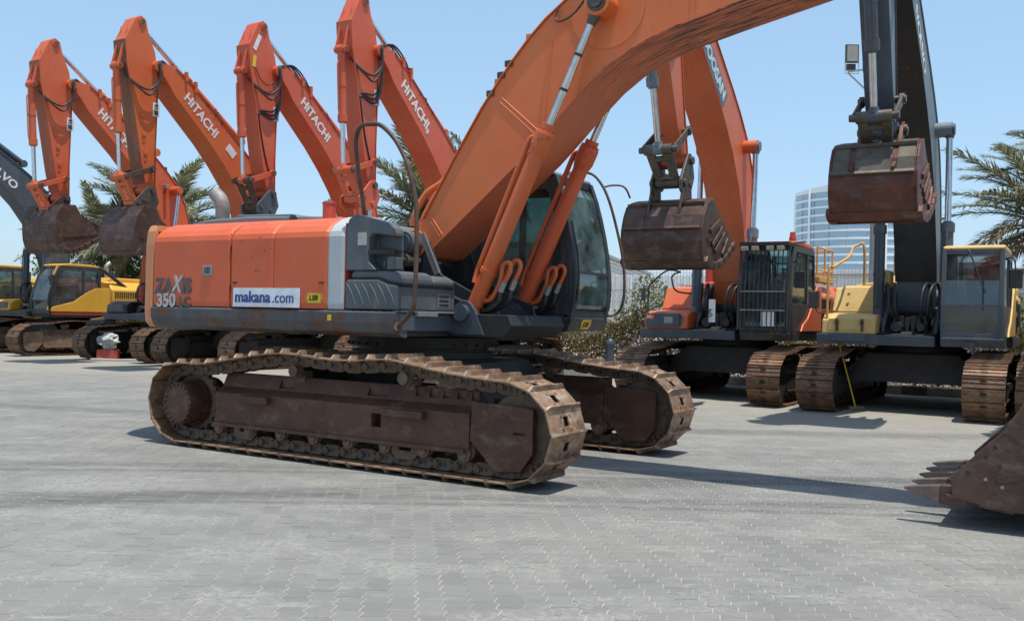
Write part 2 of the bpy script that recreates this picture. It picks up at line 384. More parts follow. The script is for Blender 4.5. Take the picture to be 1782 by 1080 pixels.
def resample(P, n):
    """closed polyline -> n points equally spaced by arc length"""
    P = [Vector((x, z)) for x, z in P]; P.append(P[0]); L = [0]
    for i in range(len(P)-1): L.append(L[-1]+(P[i+1]-P[i]).length)
    out = []; j = 0
    for k in range(n):
        t = L[-1]*k/n
        while L[j+1] < t: j += 1
        f = (t-L[j])/(L[j+1]-L[j]); out.append(P[j].lerp(P[j+1], f))
    return out, L[-1]
def loop_path(xr, xf, zb, zt, top, r):
    """closed loop, running forward along the ground then back over the top"""
    zc = (zb+zt)/2; P = [(xr, zb)]
    n = 10
    P += [(xf, zb)] + [(xf+r*math.sin(math.pi*i/n), zc-r*math.cos(math.pi*i/n)) for i in range(1, n)]
    P += top
    P += [(xr-r*math.sin(math.pi*i/n), zc+r*math.cos(math.pi*i/n)) for i in range(1, n)]
    return P

def track(parent, yc, width, path, pitch, single, mats, detail, out_sign, frame_mat, xr, xf, zc, zb, label=None):
    """one crawler: frame part with shoes, links, rollers, idler and sprocket as sub-parts"""
    smat, cmat = mats
    fy = out_sign
    yo = yc+fy*(width*0.325); yi = yc-fy*(width*0.325)      # outer and inner face of the frame
    # frame
    b = MB()
    z0, z1, z2 = zb+0.235, zb+0.56, zb+0.765
    sec = [(yo, z0), (yo, z1), (yo-fy*0.10, z1+0.06), (yc+fy*0.04, z2), (yc-fy*0.04, z2), (yi+fy*0.10, z1+0.06), (yi, z1), (yi, z0)]
    b.loft([[(x, y, z) for y, z in sec] for x in (xr+0.52, xf-0.48)])
    fr = b.obj('track_frame', frame_mat, parent, 0.012)
    recalc(fr.data)
    if detail >= 2:
        c = MB()
        ins = 0.12
        for x0, x1 in ((0.57, 0.69),): c.box(x0, x1, min(yo+fy*0.05, yo-fy*ins), max(yo+fy*0.05, yo-fy*ins), 0.42, 0.55)
        for x0, x1 in ((-0.78, -0.56), (0.42, 0.66)): c.box(x0, x1, min(yo-fy*0.11, yo-fy*0.155), max(yo-fy*0.11, yo-fy*0.155), 0.60, 1.0)
        for k in range(5): c.box(1.0+k*0.16, 1.09+k*0.16, min(yo-fy*0.125, yo-fy*0.16), max(yo-fy*0.125, yo-fy*0.16), 0.62, 1.0)
        cut(fr, c)
    # bottom flange
    f = MB(); f.box(xr+0.50, xf-0.52, min(yo-fy*.02, yo+fy*0.03), max(yo-fy*.02, yo+fy*0.03), z0-0.035, z0+0.004); f.obj('bottom_flange', frame_mat, fr, 0.006)
    if detail >= 1:
        for x0, x1 in ((xr+0.95, xr+1.35), (0.74, 1.22)):
            MB().box(x0, x1, min(yo, yo+fy*0.07), max(yo, yo+fy*0.07), z1-0.085, z1-0.01).obj('step_bar', frame_mat, fr, 0.01)
    # front idler guard
    g = MB()
    gp = [(xf-0.48, 0.39), (xf-0.46, 0.74), (xf+0.12, 0.72), (xf+0.17, 0.70), (xf+0.17, 0.30), (xf+0.06, 0.15), (xf-0.2, 0.125)]
    g.prism(gp, yo-fy*0.02-0.015, yo-fy*0.02+0.015); g.prism(gp, yi+fy*0.02-0.015, yi+fy*0.02+0.015)
    go = g.obj('idler_guard', frame_mat, fr, 0.006)
    if detail >= 2:
        c = MB(); c.box(xf-0.02, xf+0.10, yo-0.06 if fy < 0 else yo-0.06, yo+0.06, 0.475, 0.492); cut(go, c)
        e = MB(); e.box(xf+0.155, xf+0.185, min(yo+fy*0.005, yo-fy*0.06), max(yo+fy*0.005, yo-fy*0.06), 0.30, 0.71); e.obj('guard_rib', frame_mat, fr, 0.008)
    idl = MB(); idl.cyl((xf, yc-0.10, zc), (xf, yc+0.10, zc), 0.335, 28); idl.cyl((xf, yc-0.05, zc), (xf, yc+0.05, zc), 0.36, 28)
    idl.cyl((xf, yc-0.165, zc), (xf, yc+0.165, zc), 0.09, 12); idl.obj('idler_wheel', cmat, fr)
    # sprocket and final drive
    sp = MB(); teeth = []
    for k in range(42): a = 2*math.pi*k/42; q = 0.36 if k % 2 else 0.315; teeth.append((xr+q*math.cos(a), zc+q*math.sin(a)))
    sp.prism(teeth, yc-0.03, yc+0.03); sp.obj('sprocket', cmat, fr)
    hb = MB(); ye = yc+fy*width*0.46
    hb.cyl((xr, yi, zc-.02), (xr, yo-fy*0.17, zc-.02), 0.27, 28); hb.cyl((xr, yo-fy*0.17, zc-.02), (xr, yo-fy*0.13, zc-.02), 0.255, 28)
    hb.cyl((xr, yo-fy*0.14, zc-.02), (xr, ye-fy*0.02, zc-.02), 0.232, 36); hb.cyl((xr, ye-fy*0.021, zc-.02), (xr, ye, zc-.02), 0.222, 36)
    ho = hb.obj('final_drive', frame_mat, fr)
    if detail >= 2:
        bm_ = MESH.get('bolt') or MB().cyl((0, -0.009, 0), (0, 0.009, 0), 0.016, 6).mesh('bolt', M['chain_dark']); MESH['bolt'] = bm_
        for k in range(20):
            a = 2*math.pi*k/20; o = link('bolt', bm_, fr); o.location = (xr+0.205*math.cos(a), ye+fy*0.006, zc-.02+0.205*math.sin(a))
        for k in range(26):
            a = 2*math.pi*k/26; o = link('bolt', bm_, fr); o.location = (xr+0.237*math.cos(a), yo-fy*0.125, zc-.02+0.237*math.sin(a))
    # rollers
    rk = ('roller', cmat.name)
    if rk not in MESH:
        MESH[rk] = MB().cyl((0, -0.15, 0), (0, 0.15, 0), 0.085, 14).cyl((0, -0.155, 0), (0, -0.115, 0), 0.105, 14).cyl((0, 0.115, 0), (0, 0.155, 0), 0.105, 14).cyl((0, -0.2, 0), (0, 0.2, 0), 0.04, 8).mesh('track_roller', cmat)
        MESH[rk+('b',)] = MB().prism([(-0.07, 0.0), (-0.055, -0.05), (0, -0.075), (0.055, -0.05), (0.07, 0.0), (0.07, 0.09), (-0.07, 0.09)], -0.022, 0.022).cyl((0, -0.035, -0.01), (0, 0.035, -0.01), 0.04, 6).mesh('roller_bracket', cmat)
    nr = 8
    for k in range(nr):
        x = xr+0.55+(xf-xr-1.1)*k/(nr-1); o = link('track_roller', MESH[rk], fr); o.location = (x, yc, zb+0.225)
        if detail >= 1:
            for sy in (-1, 1):
                o = link('roller_bracket', MESH[rk+('b',)], fr); o.location = (x, yc+sy*0.165, zb+0.185)
    if detail >= 2:
        for x in (-1.2, 0.95):
            u = MB(); u.prism([(x-.16, .33), (x-.16, .20), (x-.1, .13), (x+.1, .13), (x+.16, .2), (x+.16, .33), (x+.09, .33), (x+.07, .22), (x-.07, .22), (x-.09, .33)], yo-fy*0.06-0.02, yo-fy*0.06+0.02); u.obj('roller_guard', cmat, fr, 0.008)
    for x in (-0.50, 0.92):
        c = MB().cyl((x, yc-0.12, zt_c(x)), (x, yo-fy*0.02, zt_c(x)), 0.062, 14).cyl((x, yo-fy*0.11, zt_c(x)), (x, yo-fy*0.07, zt_c(x)), 0.075, 14)
        c.box(x-0.05, x+0.05, yc-0.06, yc+0.06, z2-0.05, zt_c(x)); c.obj('carrier_roller', cmat, fr)
    # shoes
    pts, L = resample(path, 4); n = int(round(L/pitch)); pts, L = resample(path, n)
    me = shoe_mesh_single(pitch, width, smat) if single else shoe_mesh_triple(pitch, width, smat)
    lk = link_mesh(pitch, cmat) if detail >= 1 else None
    rng = random.Random(int(yc*100)+n)
    for i in range(n):
        a = pts[i]; c = pts[(i+1) % n]; d = c-a; mid = (a+c)/2; ang = math.atan2(d.y, d.x)
        # loop runs forward at the bottom: outward normal is to the right of travel
        nrm = Vector((d.y, -d.x)).normalized()
        o = link('track_shoe', me, fr)
        X = Vector((d.x, 0, d.y)).normalized(); Zv = Vector((nrm.x, 0, nrm.y)); Yv = Zv.cross(X)
        mm = Matrix((X, Yv, Zv)).transposed().to_4x4(); mm.translation = Vector((mid.x, yc+rng.uniform(-.004, .004), mid.y)); o.matrix_local = mm
        if lk:
            q = link('chain_link', lk, fr); m2 = mm.copy(); m2.translation = Vector((mid.x-nrm.x*0.062, yc, mid.y-nrm.y*0.062)); q.matrix_local = m2
    return fr
def zt_c(x): return 0.90

TOP_SAG = [(2.30, .92), (1.85, .945), (1.40, .99), (1.15, 1.03), (0.93, 1.062), (0.71, 1.078), (0.49, 1.045), (0.25, 1.035), (0.05, 1.04), (-0.2, 1.055), (-0.42, 1.075), (-0.65, 1.079), (-0.93, 1.042), (-1.33, .98), (-1.74, .912), (-2.2, .905)]
TOP_LONG = [(2.30, .93), (1.6, .96), (1.15, 1.02), (0.93, 1.05), (0.7, 1.06), (0.3, 1.04), (-0.1, 1.04), (-0.5, 1.065), (-0.8, 1.04), (-1.4, .97), (-2.2, .92)]

def undercarriage(root, gauge, width, single, mats, detail, frames, pitch, top=TOP_SAG):
    zb = 0.062 if single else 0.036
    xr, xf = -2.13, 2.19
    for side in (-1, 1):
        yc = side*gauge/2
        path = loop_path(xr-0.03, xf, zb, 0.915, top, 0.425)
        track(root, yc, width, path, pitch, single, mats, detail, side, frames, xr, xf, 0.49, zb)
    b = MB()
    h = gauge/2-0.2
    for x in (-0.75, 0.75):
        b.loft([[(x-.28, y, z0), (x+.28, y, z0), (x+.2, y, z1), (x-.2, y, z1)] for y, z0, z1 in ((-h, .40, .74), (-0.75, .50, 1.02), (0.75, .50, 1.02), (h, .40, .74))])
    b.prism([(-0.95, 0.55), (0.95, 0.55), (0.85, 1.04), (-0.85, 1.04)], -0.8, 0.8)
    b.obj('car_body', M['frame_dark'], root, 0.015)
    s = MB().cyl((0, 0, 1.03), (0, 0, 1.11), 0.80, 48).cyl((0, 0, 1.11), (0, 0, 1.16), 0.74, 48).cyl((0, 0, 1.16), (0, 0, 1.27), 0.84, 48)
    for k in range(36):
        a = 2*math.pi*k/36; s.cyl((0.81*math.cos(a), 0.81*math.sin(a), 1.19), (0.86*math.cos(a), 0.86*math.sin(a), 1.19), 0.014, 6)
    s.obj('slew_ring', M['frame_dark'], root)

# profiles in the raised pose, machine frame: x forward, z up
FOOT = (0.35, 2.05); BOOM_TIP = (4.06, 7.46); ARM_TIP = (4.14, 4.40)
BOOM_LOW = [(0.50, 1.88), (0.62, 2.35), (0.72, 3.0), (0.90, 3.65), (1.15, 4.25), (1.50, 4.82), (1.95, 5.36), (2.45, 5.87), (3.0, 6.35), (3.58, 6.86), (3.78, 7.12), (3.95, 7.28)]
BOOM_UP = [(0.20, 1.88), (0.10, 2.3), (0.02, 3.2), (0.10, 4.05), (0.27, 4.62), (0.58, 5.16), (1.00, 5.60), (1.5, 6.03), (2.3, 6.66), (3.1, 7.26), (3.55, 7.52), (3.93, 7.62)]
ARM_POLY = [(4.38, 8.52), (4.52, 8.60), (4.68, 8.50), (4.96, 7.92), (4.90, 7.35), (4.73, 6.7), (4.44, 5.15), (4.30, 4.55), (4.20, 4.30), (4.08, 4.30), (4.02, 4.45), (4.04, 5.3), (4.01, 6.9), (4.02, 7.4), (4.10, 7.80), (4.30, 8.22)]
ARM_Q = (4.50, 8.45); ARM_C = (5.03, 7.28); LK = (4.15, 4.92); HL = (4.86, 4.66); BP = (4.52, 4.06)
BC_PIN = (0.74, 5.02); BC_FOOT = (1.07, 1.55); AC_BASE = (1.15, 6.12)

def pin_y(b, p, y0, y1, r, n=14): return b.cyl((p[0], y0, p[1]), (p[0], y1, p[1]), r, n)
def cylinder(parent, a, b, y, rb, rr, frac, mat, name, end=None, gland=0.16, hose=True, hs=1):
    """hydraulic cylinder from base pin a to rod pin b (x,z) at lateral y"""
    A = Vector((a[0], y, a[1])); B = Vector((b[0], y, b[1])); d = (B-A); L = d.length; d.normalize()
    m = MB(); G = A+d*L*frac
    m.cyl(A+d*0.08, G-d*gland, rb, 20); m.cyl(G-d*gland, G, rb*1.22, 20); m.cyl(G, G+d*0.03, rb*0.9, 16)
    m.cyl((a[0], y-rb*0.95, a[1]), (a[0], y+rb*0.95, a[1]), rb*1.15, 18)
    m.cyl(A+d*(L*frac*0.5-0.03), A+d*(L*frac*0.5+0.03), rb*1.1, 20)
    o = m.obj(name, mat, parent)
    r = MB(); r.cyl(G-d*0.02, B-d*rb*0.9, rr, 16); r.obj('piston_rod', M['chrome'], o)
    e = MB(); e.cyl((b[0], y-rb*0.9, b[1]), (b[0], y+rb*0.9, b[1]), rb*1.05, 18); e.cyl(B-d*rb*1.6, B-d*rb*0.7, rr*1.25, 14, rr*1.6); e.obj('rod_end', end or mat, o)
    if hose:
        n = Vector((d.z, 0, -d.x))*hs; off = n*rb*1.25
        t = MB().tube([A+d*0.25+off*0.4, A+d*0.3+off*1.1, A+d*0.36+off*1.2, G-d*(gland+0.1)+off*1.15, G-d*(gland*0.6)+off*0.9], 0.018, 6); t.obj('oil_pipe', mat, o)
    return o

def boom(root, low, upp, hw, mat, foot, tip, text_=None, pins=(), detail=1, lamp=None, pmat=None, under=None):
    poly = low+upp[::-1]
    b = MB(); t = 0.012
    b.prism(poly, -hw, hw)
    o = b.obj('boom', mat, root, 0.008); recalc(o.data)
    # flanges: bottom and top plates proud of the flanks, following the curve
    for nm, edge, sgn in (('boom_flange', low, 1), ('boom_flange', upp, -1)):
        e = MB(); R = []
        for i, (x, z) in enumerate(edge[1:-1], 1):
            d = Vector((edge[i+1][0]-edge[i-1][0], edge[i+1][1]-edge[i-1][1])).normalized(); n = Vector((d.y, -d.x))*sgn
            p = Vector((x, z))+n*0.002; q = p+n*0.014; w2 = hw+0.022
            R.append([(p.x, -w2, p.y), (q.x, -w2, q.y), (q.x, w2, q.y), (p.x, w2, p.y)])
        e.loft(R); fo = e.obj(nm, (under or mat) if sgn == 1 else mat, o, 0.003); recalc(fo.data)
    for (q, y, r) in [(q, y, r) for q, y, r in pins]+[(foot, hw+.06, .15), (tip, hw+.03, .13)]:
        pin_y(MB(), q, -y, y, r, 20).obj('boom_boss', mat, o)
    e = MB()
    for (q, y, r) in pins: pin_y(e, q, -y-0.012, y+0.012, r*0.55)
    pin_y(e, tip, -hw-0.045, hw+0.045, 0.07, 16); e.obj('pin', M['pin'], o)
    # oil pipes on the back of the boom
    for k, yy in enumerate((-hw*0.75, -hw*0.4, hw*0.4, hw*0.75)):
        P = []
        for i, (x, z) in enumerate(upp[2:-1], 2):
            d = Vector((upp[i+1][0]-upp[i-1][0], upp[i+1][1]-upp[i-1][1])).normalized(); n = Vector((-d.y, d.x))
            P.append((x+n.x*0.055, yy, z+n.y*0.055))
        pp = MB().tube(smooth_path(P, 3), 0.02, 6)
        for i in range(0, len(P), 2): pp.box(P[i][0]-0.04, P[i][0]+0.04, yy-0.035, yy+0.035, P[i][2]-0.05, P[i][2]+0.03)
        pp.obj('boom_pipe', pmat or mat, o)
    return o

def bucket(root, shell, opening, W, mat, ears=None, pins=(), heel=True, dtooth=None, teeth=5, name='bucket', tooth_len=0.30, holes=False, top_mat=None, bars=False):
    """shell: outer curve from top edge round the back to the lip; opening: lip back to the top"""
    S = [Vector((p.x, p.z)) for p in smooth_path([(x, 0, z) for x, z in shell], 2)]; shell = [tuple(p) for p in S]; n = len(S); IN = []
    c = sum((Vector(p) for p in shell+opening), Vector((0, 0)))/(len(shell)+len(opening))
    for i in range(n):
        d = (S[min(i+1, n-1)]-S[max(i-1, 0)]).normalized(); q = Vector((d.y, -d.x))
        if q.dot(c-S[i]) < 0: q = -q
        IN.append(S[i]+q*0.03)
    b = MB(); w2 = W/2-0.004
    b.loft([[(S[i].x, -w2, S[i].y), (S[i].x, w2, S[i].y), (IN[i].x, w2, IN[i].y), (IN[i].x, -w2, IN[i].y)] for i in range(n)])
    o = b.obj(name, mat, root, 0.006); recalc(o.data)
    side = [tuple(p) for p in S]+opening
    for sy in (-1, 1):
        p = MB(); y0, y1 = sorted((sy*W/2, sy*(W/2+0.032))); p.prism(side, y0, y1)
        so_ = p.obj('side_plate', mat, o, 0.006); recalc(so_.data)
        if heel:
            for i in range(max(1, n//2), n-1):
                a, d = S[i], S[i+1]
                L = (d-a).length; k = max(1, int(L/0.16)); dn = (d-a).normalized(); q = Vector((dn.y, -dn.x))
                if q.dot(c-a) < 0: q = -q
                for j in range(k):
                    m0 = a.lerp(d, (j+0.08)/k); m1 = a.lerp(d, (j+0.92)/k)
                    h = MB(); y0, y1 = sorted((sy*(W/2-0.05), sy*(W/2+0.085)))
                    V = [m0-q*0.025, m1-q*0.025, m1+q*0.10, m0+q*0.10]
                    h.prism([(v.x, v.y) for v in V], y0, y1); ho = h.obj('heel_shroud', M['tooth'] if j % 2 else mat, o, 0.01); recalc(ho.data)
        if bars:
            for f_ in (0.30, 0.45, 0.60, 0.75):
                a = S[-1].lerp(Vector(opening[-1]), f_); d_ = S[int((n-1)*(1-f_*0.8))]; p0 = a.lerp(d_, 0.12); p1 = a.lerp(d_, 0.62); yb_ = sy*(W/2+0.050)
                e = MB(); e.beam((p0.x, yb_, p0.y), (p1.x, yb_, p1.y), 0.035, 0.085, (0, 0, 1)); e.obj('side_bar', mat, o, .006)
        # side wear strips as raised bars
        e = MB(); l0 = Vector(opening[0]) if opening else S[-1]
        q0 = S[-1].lerp(c, 0.35); q1 = S[n//3].lerp(c, 0.35)
        y = sy*(W/2+0.042); e.beam((q0.x, y, q0.y), (q1.x, y, q1.y), 0.02, 0.05, (0, 0, 1)); e.obj('wear_strip', mat, o)
    # wear strips along the bottom plate
    for i in range(n//2, n-1, 2):
        a, d = S[i], S[i+1]; dn = (d-a).normalized(); q = Vector((dn.y, -dn.x))
        if q.dot(c-a) > 0: q = -q
        e = MB(); m0 = a.lerp(d, .0); m1 = a.lerp(d, 1.0)
        V = [m0+q*0.002, m1+q*0.002, m1+q*0.024, m0+q*0.024]; e.prism([(v.x, v.y) for v in V], -W/2+0.02, W/2-0.02); eo = e.obj('wear_strip', mat, o, 0.004); recalc(eo.data)
    if top_mat:
        for i in range(0, 4):
            a, d = S[i], S[i+1]; dn = (d-a).normalized(); q = Vector((dn.y, -dn.x))
            if q.dot(c-a) > 0: q = -q
            for ya, yb in ((-W/2+0.03, -0.33), (-0.25, 0.25), (0.33, W/2-0.03)):
                V = [a+q*0.002, d+q*0.002, d+q*0.012, a+q*0.012]; e = MB(); e.prism([(v.x, v.y) for v in V], ya, yb); eo = e.obj('top_plate', top_mat, o, 0.003); recalc(eo.data)
            if i % 2 == 0: continue
            e = MB(); m0 = a.lerp(d, .96)+q*.012; V = [m0-dn*.03, m0+dn*.03, m0+dn*.02+q*.05, m0-dn*.03+q*.03]; e.prism([(v.x, v.y) for v in V], -W/2+.01, W/2-.01); eo = e.obj('cross_rib', top_mat, o, .003); recalc(eo.data)
    # cutting edge and teeth
    lip = S[-1]; dt = Vector(dtooth).normalized() if dtooth else (S[-1]-S[-2]).normalized()
    q = Vector((dt.y, -dt.x))
    e = MB(); V = [lip-dt*0.16-q*0.022, lip+dt*0.05-q*0.015, lip+dt*0.05+q*0.015, lip-dt*0.16+q*0.022]
    e.prism([(v.x, v.y) for v in V], -W/2-0.03, W/2+0.03); eo = e.obj('cutting_edge', mat, o, 0.005); recalc(eo.data)
    for k in range(teeth):
        y = -W/2+0.06+(W-0.12)*k/(teeth-1)
        t = MB()
        def ring(u, h, wd): 
            p = lip+dt*u; return [(p.x+q.x*h, y-wd, p.y+q.y*h), (p.x+q.x*h, y+wd, p.y+q.y*h), (p.x-q.x*h, y+wd, p.y-q.y*h), (p.x-q.x*h, y-wd, p.y-q.y*h)]
        t.loft([ring(-0.10, 0.05, 0.055), ring(0.0, 0.075, 0.058), ring(0.09, 0.07, 0.055)])
        to = t.obj('tooth_adapter', mat, o, 0.008); recalc(to.data)
        t = MB(); t.loft([ring(0.095, 0.064, 0.052), ring(0.095+tooth_len*0.4, 0.045, 0.042), ring(0.095+tooth_len*0.8, 0.022, 0.033), ring(0.095+tooth_len, 0.006, 0.024)])
        to = t.obj('tooth', M['tooth'], o, 0.01); recalc(to.data)
    if ears:
        for sy in (-1, 1):
            for y in (0.26,):
                p = MB(); y0, y1 = sorted((sy*y, sy*(y+0.05))); p.prism(ears, y0, y1); po = p.obj('hinge_ear', mat, o, 0.006); recalc(po.data)
        e = MB()
        for pp in pins:
            pin_y(e, pp, -0.36, 0.36, 0.05); pin_y(e, pp, -0.345, -0.255, 0.085); pin_y(e, pp, 0.255, 0.345, 0.085)
        e.obj('pin', M['pin'], o)
    return o

def linkage(root, lk, hl, bp, mat, mat2=None):
    o = MB()
    for sy in (-1, 1):
        y = sy*0.285
        o.beam((lk[0], y, lk[1]), (hl[0], y, hl[1]), 0.035, 0.13, (0, 0, 1)); pin_y(o, lk, y-0.03, y+0.03, 0.085); 
    l = o.obj('side_link', mat, root, 0.006)
    h = MB(); hv = Vector((hl[0], 0, hl[1])); bv = Vector((bp[0], 0, bp[1])); d = bv-hv
    pin_y(h, hl, -0.25, 0.25, 0.088, 18); pin_y(h, bp, -0.2, 0.2, 0.088, 18)
    for sy in (-1, 1):
        h.beam(hv+Vector((0, sy*0.17, 0)), bv+Vector((0, sy*0.13, 0)), 0.08, 0.15, (0, 1, 0))
    h.beam(hv+d*0.28+Vector((0, -0.15, 0)), hv+d*0.28+Vector((0, .15, 0)), 0.08, 0.1, (0, 0, 1))
    h.beam(hv+d*0.82+Vector((0, -0.15, 0)), hv+d*0.82+Vector((0, .15, 0)), 0.08, 0.1, (0, 0, 1))
    h.obj('bucket_link', mat2 or mat, root, 0.012)
    p = MB(); pin_y(p, hl, -0.345, 0.345, 0.055); pin_y(p, lk, -0.34, 0.34, 0.055); p.obj('pin', M['pin'], root)

def stick(root, poly, hw, mat, Q, C, tip, lk, btip, detail=1, fmat=None):
    b = MB(); b.prism(poly, -hw, hw)
    pin_y(b, tip, -hw-0.04, hw+0.04, 0.13, 18)
    o = b.obj('arm', mat, root, 0.012); recalc(o.data)
    # proud front and back plates
    e = MB()
    for a, c in ((3, 4), (4, 5), (5, 6), (6, 7), (10, 11), (11, 12)):
        A = Vector((poly[a][0], poly[a][1])); B = Vector((poly[c][0], poly[c][1])); d = (B-A).normalized(); n = Vector((d.y, -d.x)); cen = Vector((tip[0], (tip[1]+btip[1])/2))
        cen = (Vector(tip)+Vector(btip))/2
        if n.dot(cen-A) > 0: n = -n
        V = [A+n*0.002, B+n*0.002, B+n*0.016, A+n*0.016]; e.prism([(v.x, v.y) for v in V], -hw-0.02, hw+0.02)
    eo = e.obj('arm_flange', fmat or mat, o); recalc(eo.data)
    e = MB(); d1 = (Vector(poly[3])-Vector(poly[13])).normalized()
    pc = Vector(C)
    fr = Vector(poly[3]); up_ = (Vector(poly[2])-Vector(poly[4])).normalized()
    for sy in (-1, 1):
        y0, y1 = sorted((sy*0.10, sy*0.135)); V = [fr-d1*0.05+up_*0.42, pc+d1*0.07+up_*0.06, pc+d1*0.08-up_*0.06, pc-up_*0.1, fr-d1*0.05-up_*0.22]
        e.prism([(v.x, v.y) for v in V], y0, y1)
    pin_y(e, C, -0.16, 0.16, 0.075); pin_y(e, Q, -hw-0.03, hw+0.03, 0.10, 16)
    eo = e.obj('cylinder_bracket', mat, o, 0.005); recalc(eo.data)
    p = MB(); pin_y(p, Q, -hw-0.045, hw+0.045, 0.06); pin_y(p, C, -0.175, 0.175, 0.045); pin_y(p, btip, -hw-0.05, hw+0.05, 0.085, 16); pin_y(p, tip, -hw-0.06, hw+0.06, 0.06)
    p.obj('pin', M['pin'], o)
    return o

def handrail(root, P, r, mat, name='handrail', n=6):
    return MB().tube(smooth_path(P, 5), r, n).obj(name, mat, root)

def ring_panel(b, outer, inner, y0, y1):
    """flat frame between two polygons with the same number of corners"""
    n = len(outer); V = [(x, y0, z) for x, z in outer]+[(x, y0, z) for x, z in inner]+[(x, y1, z) for x, z in outer]+[(x, y1, z) for x, z in inner]; F = []
    for i in range(n):
        j = (i+1) % n
        F += [(i, j, n+j, n+i), (2*n+i, 3*n+i, 3*n+j, 2*n+j), (i, 2*n+i, 2*n+j, j), (n+i, n+j, 3*n+j, 3*n+i)]
    return b.add(V, F)

